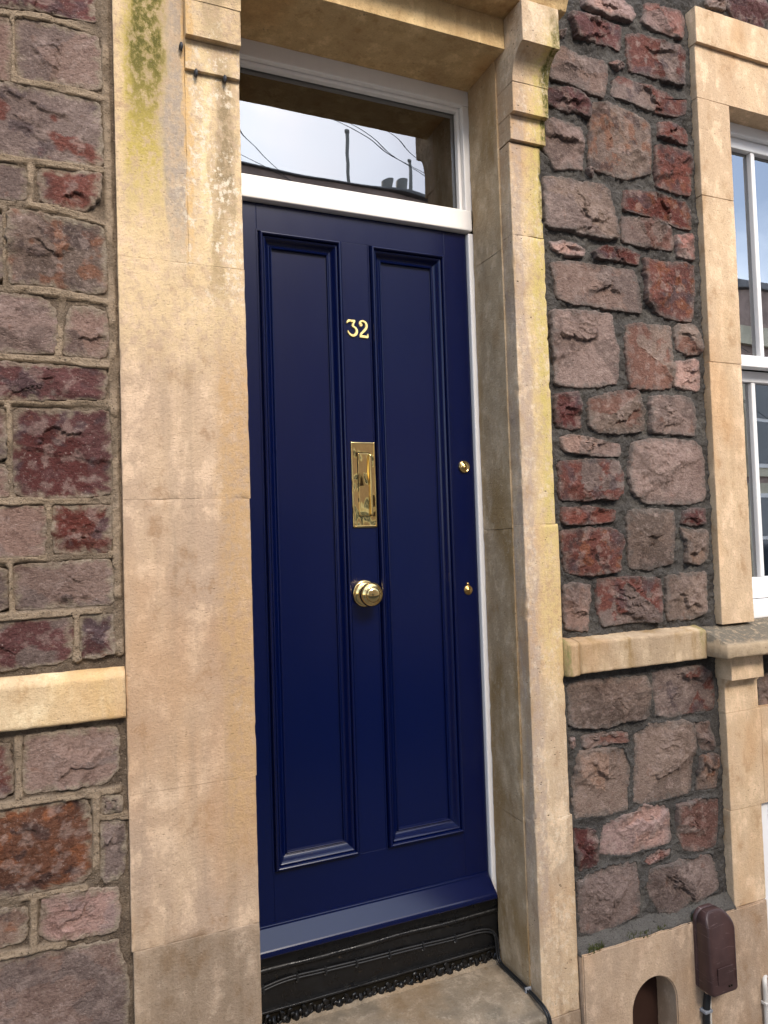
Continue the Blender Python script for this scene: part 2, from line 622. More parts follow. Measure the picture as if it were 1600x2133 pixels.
def black_paint():
    n = NT('old_black_paint')
    col = n.mix(n.ramp(n.noise(30, 5, .65), 0.55, 0.75, 0, 0.6), (0.006, 0.006, 0.0065), (0.02, 0.019, 0.018))
    col = n.mix(n.ramp(n.noise((50, 50, 90), 5, .7, (4, 4, 1)), 0.64, 0.72, 0, 0.6), col, (0.07, 0.05, 0.03))
    col = n.mix(n.ramp(n.noise(170, 2, .5, (9, 1, 1)), 0.76, 0.80), col, (0.35, 0.33, 0.3))
    h = n.noise(60, 5, .6)
    return n.principled(col, n.ramp(n.noise(25, 4, .6, (5, 5, 5)), .3, .7, .18, .5), 0.4, normal=n.bump(h, 0.5, 0.003))


M['black'] = black_paint()


def simple(name, color, rough=0.5, spec=0.4, metal=0.0, bump=None, det=4):
    n = NT(name)
    nor = n.bump(n.noise(bump[0], det, .6), bump[1], bump[2]) if bump else None
    return n.principled(color, rough, spec, metal, nor)


M['brass'] = simple('polished_brass', (0.83, 0.61, 0.25), 0.06, 0.5, 1.0, ((30, 30, 17), 0.8, 0.007), 0)
M['brass_knob'] = simple('polished_brass_turned', (0.80, 0.58, 0.25), 0.05, 0.5, 1.0)
M['brass_aged'] = simple('aged_brass', (0.60, 0.38, 0.13), 0.28, 0.5, 1.0, (160, 0.15, 0.001))
M['brass_numeral'] = simple('numeral_brass', (0.92, 0.74, 0.30), 0.40, 0.5, 0.55, (120, 0.2, 0.001))
M['dark_hole'] = simple('dark_slot', (0.01, 0.008, 0.005), 0.8, 0.1)
M['cable_black'] = simple('black_cable_sheath', (0.012, 0.0125, 0.014), 0.45, 0.4)
M['cable_white'] = simple('white_cable_sheath', (0.60, 0.56, 0.50), 0.5, 0.4)
M['clip'] = simple('grey_cable_clip', (0.22, 0.23, 0.25), 0.5, 0.4)
M['hook'] = simple('black_iron_hook', (0.02, 0.02, 0.024), 0.5, 0.5, 0.0, (200, .4, .001))


def brown_plastic():
    n = NT('brown_plastic')
    col = n.mix(n.ramp(n.noise(12, 4, .6), .4, .7), (0.044, 0.022, 0.020), (0.062, 0.032, 0.029))
    sc = n.ramp(n.noise((14, 14, 420), 2, .7, (3, 1, 1), 0.6), 0.655, 0.69, 0, 0.5)
    col = n.mix(sc, col, (0.27, 0.19, 0.18))
    return n.principled(col, 0.42, 0.4, normal=n.bump(n.noise(500, 2), 0.15, 0.001))


M['brown'] = brown_plastic()


def glass_mat(name, ior, wav, tint):
    n = NT(name)
    fr = n.t.nodes.new("ShaderNodeFresnel")
    fr.inputs['IOR'].default_value = ior
    tr = n.t.nodes.new("ShaderNodeBsdfTransparent")
    tr.inputs['Color'].default_value = (*tint, 1)
    gl = n.t.nodes.new("ShaderNodeBsdfGlossy")
    gl.inputs['Roughness'].default_value = 0.0
    mx = n.t.nodes.new("ShaderNodeMixShader")
    nb = n.bump(n.noise((4, 4, 9), 0, .4, (5, 0, 3)), wav, 0.02)
    n.t.links.new(nb, gl.inputs['Normal'])
    n.t.links.new(fr.outputs[0], mx.inputs[0])
    n.t.links.new(tr.outputs[0], mx.inputs[1])
    n.t.links.new(gl.outputs[0], mx.inputs[2])
    n.t.links.new(mx.outputs[0], n.out.inputs['Surface'])
    return n.m


M['glass'] = glass_mat('fanlight_glass', 3.5, 0.035, (0.75, 0.78, 0.78))
M['glass_sash'] = glass_mat('sash_glass', 5.0, 0.02, (0.8, 0.83, 0.83))
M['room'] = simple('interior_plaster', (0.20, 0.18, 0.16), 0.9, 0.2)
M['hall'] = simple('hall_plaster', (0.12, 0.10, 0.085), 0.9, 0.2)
M['leaf'] = simple('houseplant_leaf', (0.06, 0.13, 0.03), 0.5, 0.4)
M['leaf_yellow'] = simple('houseplant_bract', (0.55, 0.42, 0.06), 0.5, 0.3)
M['pot'] = simple('terracotta_pot', (0.30, 0.12, 0.07), 0.8, 0.2)
M['curtain'] = simple('grey_curtain', (0.35, 0.34, 0.33), 0.9, 0.1)
M['moss'] = simple('green_moss', (0.075, 0.085, 0.025), 0.95, 0.1, 0, (200, .6, .004))


def ground_mat(name, c, s):
    n = NT(name)
    col = n.mix(n.ramp(n.noise(s, 6, .6), .35, .65), c, tuple(v * .7 for v in c))
    return n.principled(col, 0.9, 0.2, normal=n.bump(n.noise(120, 4), .4, .004))


M['pavement'] = ground_mat('pavement_slabs', (0.15, 0.135, 0.12), 6)
M['road'] = ground_mat('asphalt', (0.055, 0.055, 0.057), 30)
M['opp_rubble'] = ground_mat('far_rubble_wall', (0.44, 0.32, 0.27), 4)
M['opp_cream'] = ground_mat('far_cream_render', (0.78, 0.70, 0.52), 2)
M['slate'] = ground_mat('far_slate_roof', (0.26, 0.25, 0.25), 6)
M['far_glass'] = simple('far_window_glass', (0.03, 0.04, 0.05), 0.05, 0.8)
M['pipe'] = simple('grey_iron_pipe', (0.22, 0.21, 0.19), 0.6, 0.4)
M['wood_dark'] = simple('shutter_dark', (0.035, 0.016, 0.011), 0.8, 0.2)
LEFT_STONES = [
    ('m',[(0.062,2.72),(0.064,2.644),(0.014,2.643),(-0.064,2.64),(-0.13,2.631),(-0.15,2.628),(-0.149,2.663)]),
    ('g',[(-0.101,2.612),(-0.078,2.619),(-0.031,2.618),(0.031,2.615),(0.067,2.613),(0.073,2.582),(0.074,2.495),(0.058,2.488),(-0.033,2.484),(-0.09,2.479),(-0.101,2.495)]),
    ('p',[(-0.157,2.605),(-0.118,2.613),(-0.108,2.595),(-0.111,2.47),(-0.133,2.466),(-0.158,2.464)]),
    ('rg',[(-0.158,2.456),(-0.113,2.463),(-0.05,2.465),(0.015,2.463),(0.068,2.459),(0.072,2.386),(0.072,2.312),(0.04,2.306),(-0.046,2.307),(-0.102,2.304),(-0.16,2.297)]),
    ('g',[(-0.16,2.279),(-0.115,2.285),(-0.086,2.281),(-0.081,2.259),(-0.087,2.212),(-0.116,2.205),(-0.161,2.206)]),
    ('r',[(-0.059,2.285),(-0.002,2.29),(0.068,2.292),(0.068,2.257),(0.064,2.237),(0.039,2.206),(0.011,2.204),(-0.037,2.208),(-0.055,2.215),(-0.058,2.252)]),
    ('bo',[(-0.12,2.186),(-0.071,2.188),(-0.003,2.181),(0.066,2.174),(0.075,2.161),(0.078,2.027),(0.049,2.018),(-0.006,2.022),(-0.073,2.026),(-0.119,2.025),(-0.124,2.09)]),
    ('g',[(-0.162,2.184),(-0.133,2.184),(-0.132,2.02),(-0.164,2.016)]),
    ('p',[(-0.164,1.998),(-0.119,2.001),(-0.053,1.998),(-0.03,1.971),(-0.028,1.918),(-0.035,1.875),(-0.085,1.872),(-0.165,1.87)]),
    ('p',[(-0.002,1.978),(0.021,1.987),(0.068,1.982),(0.077,1.967),(0.078,1.923),(0.075,1.877),(0.041,1.872),(-0.017,1.875),(-0.012,1.927)]),
    ('mg',[(-0.166,1.85),(-0.076,1.85),(0.075,1.85),(0.066,1.778),(-0.01,1.774),(-0.093,1.769),(-0.167,1.769)]),
    ('m',[(-0.119,1.748),(-0.044,1.751),(0.031,1.75),(0.076,1.753),(0.08,1.657),(0.077,1.57),(0.041,1.559),(-0.047,1.558),(-0.106,1.562),(-0.117,1.582),(-0.119,1.654)]),
    ('g',[(-0.167,1.749),(-0.132,1.751),(-0.13,1.69),(-0.133,1.639),(-0.168,1.637)]),
    ('p',[(-0.168,1.631),(-0.134,1.632),(-0.129,1.6),(-0.128,1.56),(-0.169,1.559)]),
    ('p',[(-0.169,1.541),(-0.064,1.541),(-0.055,1.53),(-0.06,1.436),(-0.081,1.433),(-0.171,1.433)]),
    ('r',[(-0.044,1.541),(0.02,1.54),(0.073,1.54),(0.077,1.513),(0.074,1.446),(0.067,1.435),(-0.039,1.435),(-0.043,1.472)]),
    ('g',[(-0.12,1.415),(-0.049,1.417),(0.018,1.42),(0.074,1.42),(0.079,1.393),(0.076,1.319),(0.017,1.321),(-0.034,1.319),(-0.117,1.319),(-0.121,1.367)]),
    ('g',[(-0.171,1.414),(-0.132,1.412),(-0.131,1.318),(-0.172,1.317)]),
    ('mg',[(-0.172,1.296),(-0.083,1.297),(-0.007,1.3),(-0.004,1.265),(-0.009,1.211),(-0.039,1.2),(-0.117,1.197),(-0.173,1.199)]),
    ('m',[(0.008,1.299),(0.075,1.298),(0.078,1.244),(0.077,1.214),(0.049,1.206),(0.011,1.207),(0.007,1.243)]),
    ('g',[(-0.106,1.052),(-0.053,1.054),(0.014,1.052),(0.08,1.047),(0.082,1.004),(0.08,0.952),(0.046,0.928),(-0.022,0.93),(-0.072,0.931),(-0.107,0.933),(-0.107,0.995)]),
    ('rg',[(-0.175,1.049),(-0.135,1.043),(-0.13,1.013),(-0.127,0.931),(-0.177,0.934)]),
    ('o',[(-0.177,0.912),(-0.105,0.906),(-0.039,0.906),(0.011,0.904),(0.021,0.888),(0.025,0.829),(0.024,0.746),(0.002,0.725),(-0.058,0.722),(-0.107,0.724),(-0.179,0.738)]),
    ('bo',[(0.042,0.899),(0.063,0.901),(0.086,0.896),(0.085,0.862),(0.045,0.864)]),
    ('g',[(0.043,0.848),(0.094,0.844),(0.094,0.779),(0.092,0.743),(0.077,0.717),(0.049,0.715),(0.039,0.732),(0.04,0.79)]),
    ('l',[(-0.075,0.71),(-0.042,0.711),(0.018,0.705),(0.073,0.699),(0.078,0.654),(0.073,0.608),(0.04,0.605),(-0.027,0.612),(-0.063,0.617),(-0.081,0.637),(-0.077,0.678)]),
    ('bo',[(-0.179,0.712),(-0.139,0.705),(-0.107,0.699),(-0.105,0.667),(-0.107,0.629),(-0.137,0.618),(-0.181,0.62)]),
    ('g',[(-0.181,0.596),(-0.137,0.6),(-0.077,0.601),(-0.011,0.592),(0.071,0.586),(0.076,0.563),(0.088,0.524),(0.094,0.468),(0.088,0.36),(-0.183,0.44)]),
]
RIGHT_STONES = [
    ('l',[(1.461,3.087),(1.598,3.124),(1.651,3.098),(1.659,3.076),(1.646,3.047),(1.57,3.048),(1.499,3.044),(1.459,3.053)]),
    ('m',[(1.406,3.02),(1.44,3.022),(1.605,3.027),(1.599,2.977),(1.594,2.941),(1.553,2.951),(1.431,2.948),(1.421,2.976)]),
    ('l',[(1.709,3.129),(1.76,3.132),(1.851,3.14),(1.869,3.114),(1.866,3.067),(1.852,3.046),(1.8,3.048),(1.742,3.049),(1.693,3.064)]),
    ('rg',[(1.622,3.005),(1.684,3.02),(1.753,3.014),(1.843,3.016),(1.858,2.994),(1.852,2.888),(1.809,2.884),(1.746,2.892),(1.634,2.887),(1.623,2.924)]),
    ('g',[(1.355,2.899),(1.378,2.907),(1.434,2.894),(1.526,2.899),(1.543,2.886),(1.54,2.827),(1.523,2.78),(1.474,2.782),(1.406,2.798),(1.323,2.798),(1.336,2.848)]),
    ('l',[(1.55,2.897),(1.58,2.907),(1.61,2.896),(1.585,2.886)]),
    ('l',[(1.363,2.948),(1.38,2.954),(1.385,2.944),(1.379,2.933),(1.361,2.931)]),
    ('m',[(1.308,2.767),(1.371,2.774),(1.422,2.78),(1.466,2.754),(1.461,2.701),(1.424,2.71),(1.346,2.71),(1.303,2.722)]),
    ('rg',[(1.565,2.847),(1.596,2.864),(1.681,2.853),(1.769,2.852),(1.819,2.833),(1.863,2.847),(1.856,2.795),(1.813,2.778),(1.739,2.776),(1.604,2.792),(1.547,2.79)]),
    ('p',[(1.297,2.659),(1.328,2.677),(1.4,2.674),(1.433,2.662),(1.435,2.587),(1.429,2.537),(1.382,2.536),(1.331,2.522),(1.311,2.551),(1.291,2.58)]),
    ('bo',[(1.478,2.756),(1.555,2.765),(1.638,2.756),(1.699,2.738),(1.706,2.695),(1.699,2.571),(1.664,2.56),(1.59,2.535),(1.542,2.539),(1.456,2.546),(1.458,2.639)]),
    ('r',[(1.737,2.746),(1.782,2.757),(1.847,2.747),(1.862,2.725),(1.856,2.691),(1.792,2.696),(1.734,2.696)]),
    ('ro',[(1.723,2.669),(1.778,2.676),(1.855,2.668),(1.864,2.649),(1.863,2.528),(1.814,2.525),(1.718,2.532),(1.722,2.589)]),
    ('bg',[(1.286,2.494),(1.352,2.503),(1.414,2.501),(1.505,2.507),(1.528,2.494),(1.548,2.426),(1.555,2.343),(1.496,2.333),(1.383,2.346),(1.285,2.341),(1.286,2.423)]),
    ('l',[(1.447,2.545),(1.467,2.543),(1.469,2.522),(1.454,2.525)]),
    ('ro',[(1.585,2.501),(1.655,2.51),(1.748,2.5),(1.832,2.503),(1.859,2.472),(1.855,2.411),(1.794,2.412),(1.681,2.431),(1.584,2.438)]),
    ('p',[(1.571,2.415),(1.632,2.419),(1.712,2.425),(1.762,2.408),(1.778,2.37),(1.773,2.333),(1.676,2.332),(1.57,2.336)]),
    ('l',[(1.786,2.386),(1.858,2.398),(1.865,2.362),(1.866,2.317),(1.827,2.317),(1.792,2.322)]),
    ('l',[(1.299,2.3),(1.348,2.309),(1.403,2.298),(1.425,2.282),(1.407,2.268),(1.341,2.271),(1.309,2.281)]),
    ('r',[(1.454,2.29),(1.495,2.312),(1.578,2.318),(1.637,2.306),(1.632,2.269),(1.552,2.274),(1.464,2.268)]),
    ('g',[(1.298,2.239),(1.379,2.253),(1.469,2.25),(1.55,2.25),(1.61,2.252),(1.628,2.196),(1.636,2.12),(1.573,2.119),(1.474,2.124),(1.372,2.124),(1.315,2.136),(1.315,2.182)]),
    ('ro',[(1.652,2.298),(1.735,2.289),(1.832,2.303),(1.861,2.291),(1.859,2.211),(1.843,2.11),(1.788,2.11),(1.713,2.118),(1.657,2.161),(1.658,2.238)]),
    ('p',[(1.289,2.095),(1.371,2.101),(1.519,2.107),(1.524,2.04),(1.54,2.008),(1.531,1.895),(1.461,1.882),(1.387,1.873),(1.3,1.88),(1.297,1.941),(1.287,2.007)]),
    ('b',[(1.573,2.074),(1.613,2.087),(1.749,2.087),(1.752,2.033),(1.755,1.98),(1.743,1.892),(1.699,1.885),(1.577,1.881),(1.572,1.944),(1.567,2.024)]),
    ('b',[(1.778,2.097),(1.853,2.103),(1.857,2.076),(1.871,2.027),(1.866,2.005),(1.807,2.003),(1.77,2.015),(1.769,2.054)]),
    ('l',[(1.761,1.975),(1.852,1.986),(1.862,1.937),(1.859,1.885),(1.807,1.888),(1.756,1.897)]),
    ('m',[(1.296,1.849),(1.375,1.859),(1.381,1.809),(1.384,1.755),(1.342,1.747),(1.294,1.761)]),
    ('b',[(1.416,1.843),(1.459,1.852),(1.53,1.871),(1.595,1.875),(1.605,1.837),(1.618,1.809),(1.615,1.75),(1.552,1.744),(1.453,1.741),(1.418,1.765)]),
    ('p',[(1.651,1.858),(1.71,1.866),(1.812,1.866),(1.836,1.832),(1.839,1.778),(1.827,1.741),(1.735,1.746),(1.645,1.746)]),
    ('p',[(1.306,1.724),(1.352,1.734),(1.435,1.72),(1.529,1.708),(1.527,1.671),(1.461,1.67),(1.322,1.682)]),
    ('rg',[(1.302,1.654),(1.404,1.66),(1.518,1.659),(1.53,1.611),(1.521,1.56),(1.494,1.537),(1.443,1.546),(1.398,1.538),(1.299,1.541)]),
    ('p',[(1.574,1.709),(1.61,1.724),(1.733,1.727),(1.829,1.722),(1.854,1.705),(1.864,1.656),(1.863,1.538),(1.804,1.524),(1.703,1.525),(1.617,1.529),(1.571,1.559),(1.557,1.615)]),
    ('r',[(1.304,1.521),(1.397,1.518),(1.498,1.509),(1.496,1.477),(1.439,1.469),(1.317,1.468),(1.302,1.481)]),
    ('ro',[(1.295,1.45),(1.393,1.457),(1.478,1.452),(1.512,1.435),(1.519,1.408),(1.502,1.371),(1.5,1.326),(1.442,1.319),(1.364,1.319),(1.305,1.331),(1.303,1.393)]),
    ('b',[(1.545,1.506),(1.628,1.507),(1.726,1.503),(1.729,1.439),(1.716,1.339),(1.642,1.331),(1.629,1.322),(1.541,1.333),(1.543,1.421)]),
    ('m',[(1.77,1.5),(1.803,1.507),(1.858,1.509),(1.858,1.46),(1.812,1.456),(1.755,1.462)]),
    ('b',[(1.754,1.448),(1.798,1.439),(1.86,1.44),(1.864,1.396),(1.861,1.352),(1.824,1.332),(1.767,1.339),(1.774,1.399)]),
    ('p',[(1.298,1.291),(1.33,1.296),(1.39,1.291),(1.387,1.233),(1.381,1.157),(1.34,1.159),(1.3,1.168),(1.295,1.23)]),
    ('rg',[(1.416,1.305),(1.47,1.307),(1.557,1.302),(1.661,1.297),(1.665,1.252),(1.653,1.206),(1.65,1.159),(1.603,1.168),(1.514,1.17),(1.434,1.164),(1.417,1.222)]),
    ('b',[(1.689,1.303),(1.777,1.303),(1.851,1.307),(1.85,1.241),(1.84,1.179),(1.788,1.163),(1.684,1.164),(1.685,1.227)]),
    ('b',[(1.296,1.008),(1.358,1.018),(1.462,1.009),(1.586,1.005),(1.594,0.958),(1.579,0.879),(1.491,0.879),(1.433,0.87),(1.294,0.888)]),
    ('rg',[(1.609,1.014),(1.685,1.018),(1.803,1.015),(1.858,0.983),(1.863,0.928),(1.855,0.869),(1.747,0.873),(1.669,0.868),(1.613,0.887)]),
    ('p',[(1.339,0.857),(1.419,0.858),(1.504,0.849),(1.506,0.818),(1.417,0.822),(1.341,0.821)]),
    ('l',[(1.295,0.858),(1.312,0.858),(1.318,0.83),(1.297,0.828)]),
    ('b',[(1.327,0.812),(1.375,0.814),(1.487,0.801),(1.512,0.741),(1.498,0.686),(1.495,0.62),(1.406,0.619),(1.301,0.629),(1.302,0.729)]),
    ('b',[(1.539,0.839),(1.607,0.858),(1.745,0.849),(1.759,0.762),(1.743,0.629),(1.624,0.626),(1.549,0.627),(1.517,0.641),(1.526,0.727)]),
    ('g',[(1.768,0.841),(1.832,0.835),(1.841,0.786),(1.843,0.744),(1.795,0.751),(1.777,0.783)]),
    ('bo',[(1.786,0.737),(1.858,0.733),(1.862,0.669),(1.847,0.624),(1.763,0.632),(1.775,0.689)]),
    ('m',[(1.299,0.602),(1.37,0.584),(1.377,0.525),(1.375,0.482),(1.31,0.476),(1.299,0.53)]),
    ('l',[(1.405,0.591),(1.476,0.606),(1.519,0.604),(1.542,0.623),(1.638,0.609),(1.657,0.545),(1.654,0.494),(1.571,0.493),(1.484,0.49),(1.386,0.512),(1.389,0.556)]),
    ('g',[(1.683,0.604),(1.777,0.603),(1.853,0.593),(1.853,0.522),(1.836,0.448),(1.767,0.446),(1.705,0.458),(1.678,0.513)]),
    ('l',[(1.547,0.458),(1.6,0.482),(1.653,0.474),(1.648,0.458),(1.568,0.445)]),
    ('g',[(1.302,0.454),(1.419,0.473),(1.518,0.461),(1.526,0.401),(1.524,0.312),(1.445,0.297),(1.374,0.286),(1.308,0.305),(1.299,0.395)]),
    ('g',[(1.568,0.432),(1.673,0.433),(1.814,0.428),(1.834,0.365),(1.843,0.316),(1.758,0.293),(1.719,0.302),(1.664,0.283),(1.597,0.295),(1.563,0.354),(1.55,0.384)]),
    ('g',[(2.055,0.956),(2.104,0.958),(2.166,0.958),(2.159,0.851),(2.052,0.857)]),
    ('g',[(1.97,3.224),(2.069,3.25),(2.058,3.194),(1.975,3.188)]),
    ('m',[(2.077,3.263),(2.255,3.311),(2.264,3.226),(2.222,3.166),(2.113,3.166),(2.066,3.207)]),
]
LEFT_POINTING = [
    [(-0.131,2.619),(-0.031,2.63),(0.074,2.625)],
    [(-0.158,2.462),(-0.033,2.476),(0.072,2.471)],
    [(-0.16,2.292),(-0.036,2.299),(0.069,2.303)],
    [(-0.161,2.198),(-0.037,2.202),(0.074,2.184)],
    [(-0.164,2.011),(-0.04,2.013),(0.077,2.002)],
    [(-0.166,1.86),(-0.042,1.863),(0.075,1.858)],
    [(-0.167,1.761),(0.073,1.77)],
    [(-0.169,1.55),(0.076,1.553)],
    [(-0.171,1.424),(0.074,1.431)],
    [(-0.172,1.303),(0.079,1.309)],
    [(-0.105,2.622),(-0.108,2.471)],
    [(-0.074,2.298),(-0.079,2.204)],
    [(-0.132,2.19),(-0.134,2.016)],
    [(-0.017,1.994),(-0.027,1.866)],
    [(-0.127,1.758),(-0.123,1.553)],
    [(-0.05,1.549),(-0.051,1.432)],
    [(-0.127,1.421),(-0.125,1.314)],
    [(0.001,1.305),(0.001,1.207)],
    [(0.083,2.726),(0.084,2.349),(0.085,2.039),(0.087,1.885)],
    [(0.087,1.885),(0.087,1.581),(0.087,1.28),(0.088,1.213)],
    [(-0.115,1.049),(-0.117,0.921)],
    [(-0.177,0.92),(-0.039,0.913),(0.081,0.911)],
    [(0.035,0.908),(0.032,0.722)],
    [(0.041,0.858),(0.096,0.852)],
    [(-0.179,0.731),(0.008,0.713)],
    [(-0.092,0.71),(-0.092,0.619)],
    [(-0.181,0.618),(-0.037,0.604)],
]

# ------------------------------------------------------------------ ground
obj("pavement", *box(-14, 26, -1.1, 1.80, GROUND - 0.2, GROUND), M['pavement'], smooth=False)["kind"] = "structure"
obj("road", *box(-14, 26, -5.0, -1.1, GROUND - 0.3, GROUND - 0.12), M['road'], smooth=False)["kind"] = "structure"
obj("far_pavement", *box(-14, 26, -6.6, -5.0, GROUND - 0.2, GROUND), M['pavement'], smooth=False)["kind"] = "structure"
obj("ground", *box(-60, 70, -70, 40, GROUND - 0.6, GROUND - 0.35), M['road'], smooth=False)["kind"] = "structure"


# ------------------------------------------------------------------ rubble walls
TINT = {'g': (0.205, 0.148, 0.126), 'p': (0.268, 0.187, 0.156), 'b': (0.235, 0.166, 0.130), 'm': (0.118, 0.047, 0.043),
        'r': (0.160, 0.055, 0.040), 'l': (0.39, 0.265, 0.232), 'o': (0.185, 0.075, 0.040)}


def resample(poly, n):
    P = np.array(poly, float)
    Q = []
    for i in range(len(P)):                       # one light corner cut
        a, b = P[i], P[(i + 1) % len(P)]
        Q += [a * .90 + b * .10, a * .10 + b * .90]
    P = np.array(Q + [Q[0]])
    d = np.r_[0, np.cumsum(np.linalg.norm(np.diff(P, axis=0), axis=1))]
    t = np.linspace(0, d[-1], n, endpoint=False)
    return np.stack([np.interp(t, d, P[:, 0]), np.interp(t, d, P[:, 1])], 1), d[-1]


def stone(poly, cls, base_y, H, seed, parent, smear, smear_amt):
    rs = np.random.RandomState(seed)
    O, per = resample(poly, 8)
    n = int(np.clip(per / 0.0045, 40, 160))
    O, per = resample(poly, n)
    c = O.mean(0)
    rv = O - c
    rl = np.linalg.norm(rv, axis=1)
    nz = fbm(np.c_[O * 75, np.full(n, seed * 1.7)], 3, seed)
    O = c + rv * (1 + (nz * 0.0045 + .0052) / rl)[:, None]
    rv = O - c
    size = rl.mean()
    S = np.r_[1.0, 1.0, 1 - np.array([.0022, .0045, .008, .013, .019]) / max(size, .03),
              np.linspace(1 - .027 / max(size, .045), 0.06, max(7, int(size / .0034)))]
    P = np.vstack([c + rv * s for s in S] + [c[None]])
    s_all = np.r_[np.repeat(S, n), 0.0]
    d = (1 - s_all) * np.r_[np.tile(rl, len(S)), rl.mean()]
    P3 = np.c_[P, np.full(len(P), seed * .37)]
    W = P + np.stack([fbm(P3 * 22, 4, seed + 1), fbm(P3 * 22, 4, seed + 2)], 1) * .009
    K = rs.randint(3, 6)
    pl = []
    for k in range(K):
        a = rs.uniform(0, 2 * math.pi)
        g = rs.uniform(.10, .55)
        pc = c + np.array([math.cos(a), math.sin(a)]) * size * rs.uniform(-.05, .6)
        pl.append(H * rs.uniform(.85, 1.2) - g * ((W - pc) @ np.array([math.cos(a), math.sin(a)])))
    ta = rs.uniform(0, 2 * math.pi)
    pl.append(H * 1.1 + rs.uniform(0, .07) * ((P - c) @ np.array([math.cos(ta), math.sin(ta)])))
    pl = np.array(pl)
    h = pl.min(0)
    fac = pl.argmin(0)
    fh = rs.uniform(0, 1, K + 1)[fac]
    led = np.zeros(len(P))
    for k in range(rs.randint(1, 4) if size > .03 else 0):     # broken ledges
        a = rs.choice([math.pi / 2, -math.pi / 2], p=[.3, .7]) + rs.normal(0, .5)
        u = np.array([math.cos(a), math.sin(a)])
        off = rs.uniform(-.45, .55) * size
        W2 = P + np.stack([fbm(P3 * 26, 5, seed + 21 + k), fbm(P3 * 26, 5, seed + 31 + k)], 1) * .017
        q = (W2 - c) @ u - off
        t = (W2 - c) @ np.array([-u[1], u[0]])
        ext = sstep(.95, .55, np.abs(t - rs.uniform(-.4, .4) * size) / (size * rs.uniform(.5, 1.2)))
        A = H * rs.uniform(.35, .75)
        h = h - A * sstep(0, .0028, q) * ext * np.exp(-np.clip(q, 0, 1) / (size * .8))
        led = np.maximum(led, sstep(0, .003, q) * ext)
    # broken laminae: stepped terraces along a tilted, wandering field
    a = rs.choice([1, -1]) * math.pi / 2 + rs.normal(0, .5)
    tf = (P @ np.array([math.cos(a), math.sin(a)])) * rs.uniform(14, 34) + fbm(P3 * 10, 5, seed + 13) * 1.7
    fr = tf - np.floor(tf)
    ter = np.floor(tf) + sstep(.86, .98, fr)
    where = sstep(-.1, .35, fbm(P3 * 9, 2, seed + 14))
    h = h + (ter - tf) * H * rs.uniform(.05, .45) * where
    h = h + fbm(P3 * 60, 4, seed + 3, .6) * H * .10 - np.abs(fbm(P3 * 17, 4, seed + 4)) * H * .16
    h = np.clip(h, H * .42, H * 1.6)
    e = np.clip(d / (.0022 + .0028 * rs.uniform()), 0, 1)
    e = 1 - (1 - e) ** 2.6
    h = -.003 + (h + .003) * e
    y = base_y - h
    y[:n] = base_y + .028
    V = np.c_[P[:, 0], y, P[:, 1]]
    F = []
    for i in range(len(S) - 1):
        for k in range(n):
            k2 = (k + 1) % n
            F.append((i * n + k, (i + 1) * n + k, (i + 1) * n + k2, i * n + k2))
    b = (len(S) - 1) * n
    F += [(b + k, len(V) - 1, b + (k + 1) % n) for k in range(n)]
    # colour of the rock itself: a weathered skin and fresher broken faces
    base = np.array(TINT[cls[0]]) * rs.uniform(.76, 1.08)
    acc = np.array(TINT[cls[1]] if len(cls) > 1 and cls[1] != 'o' else TINT[cls[0]]) * rs.uniform(.78, 1.12)
    if len(cls) == 1 or cls[1] == 'o':
        acc = base * np.array([1.25, 1.15, 1.08]) if rs.rand() < .4 else (base * np.array([.85, .60, .55]) if rs.rand() < .5 else base * .7)
    nn = fbm(P3 * 13, 4, seed + 6)
    msk = sstep(-.06, .06, nn * .55 + (fh - .5) * 1.6 + led * .45 - .18)
    col = base * (1 - msk)[:, None] + acc * msk[:, None]
    if 'o' in cls:
        om = sstep(.22, .5, fbm(P3 * 24, 5, seed + 8) + fh * .25) * (.85 if cls[0] == 'o' else .55)
        col = col * (1 - om)[:, None] + np.array([.235, .085, .036]) * om[:, None]
        om = sstep(.25, .5, fbm(P3 * 19, 4, seed + 18))
        col = col * (1 - om * .7)[:, None] + np.array([.055, .035, .032]) * (om * .7)[:, None]
    if cls[0] in 'rm':
        om = sstep(.22, .5, fbm(P3 * 17, 4, seed + 9))
        col = col * (1 - om * .6)[:, None] + np.array([.085, .062, .066]) * (om * .6)[:, None]
    pale = sstep(.25, .5, fbm(P3 * 30, 4, seed + 12)) * .4
    col = col * (1 - pale)[:, None] + np.array([.35, .26, .22]) * pale[:, None]
    sm = sstep(.019, .004, d + fbm(P3 * 60, 4, seed + 10) * .014) * smear_amt
    col = col * (1 - sm)[:, None] + np.array(smear) * sm[:, None]
    return obj("stone", V, F, M['rubble'], parent, True, col)


def dist_to(polys, X, Z, pad=.05):
    """distance outside the outlines (0 inside)"""
    D = np.full(X.shape, pad)
    for P in polys:
        P = np.array(P)
        lo, hi = P.min(0) - pad, P.max(0) + pad
        m = (X > lo[0]) & (X < hi[0]) & (Z > lo[1]) & (Z < hi[1])
        if not m.any():
            continue
        x, z = X[m], Z[m]
        best = np.full(x.shape, 9.0)
        ins = np.zeros(x.shape, bool)
        for i in range(len(P)):
            a, b = P[i], P[(i + 1) % len(P)]
            ab = b - a
            t = np.clip(((x - a[0]) * ab[0] + (z - a[1]) * ab[1]) / (ab @ ab + 1e-12), 0, 1)
            best = np.minimum(best, np.hypot(x - a[0] - t * ab[0], z - a[1] - t * ab[1]))
            if a[1] != b[1]:
                cr = ((a[1] > z) != (b[1] > z)) & (x < (b[0] - a[0]) * (z - a[1]) / (b[1] - a[1]) + a[0])
                ins ^= cr
        best[ins] = 0
        D[m] = np.minimum(D[m], best)
    return D


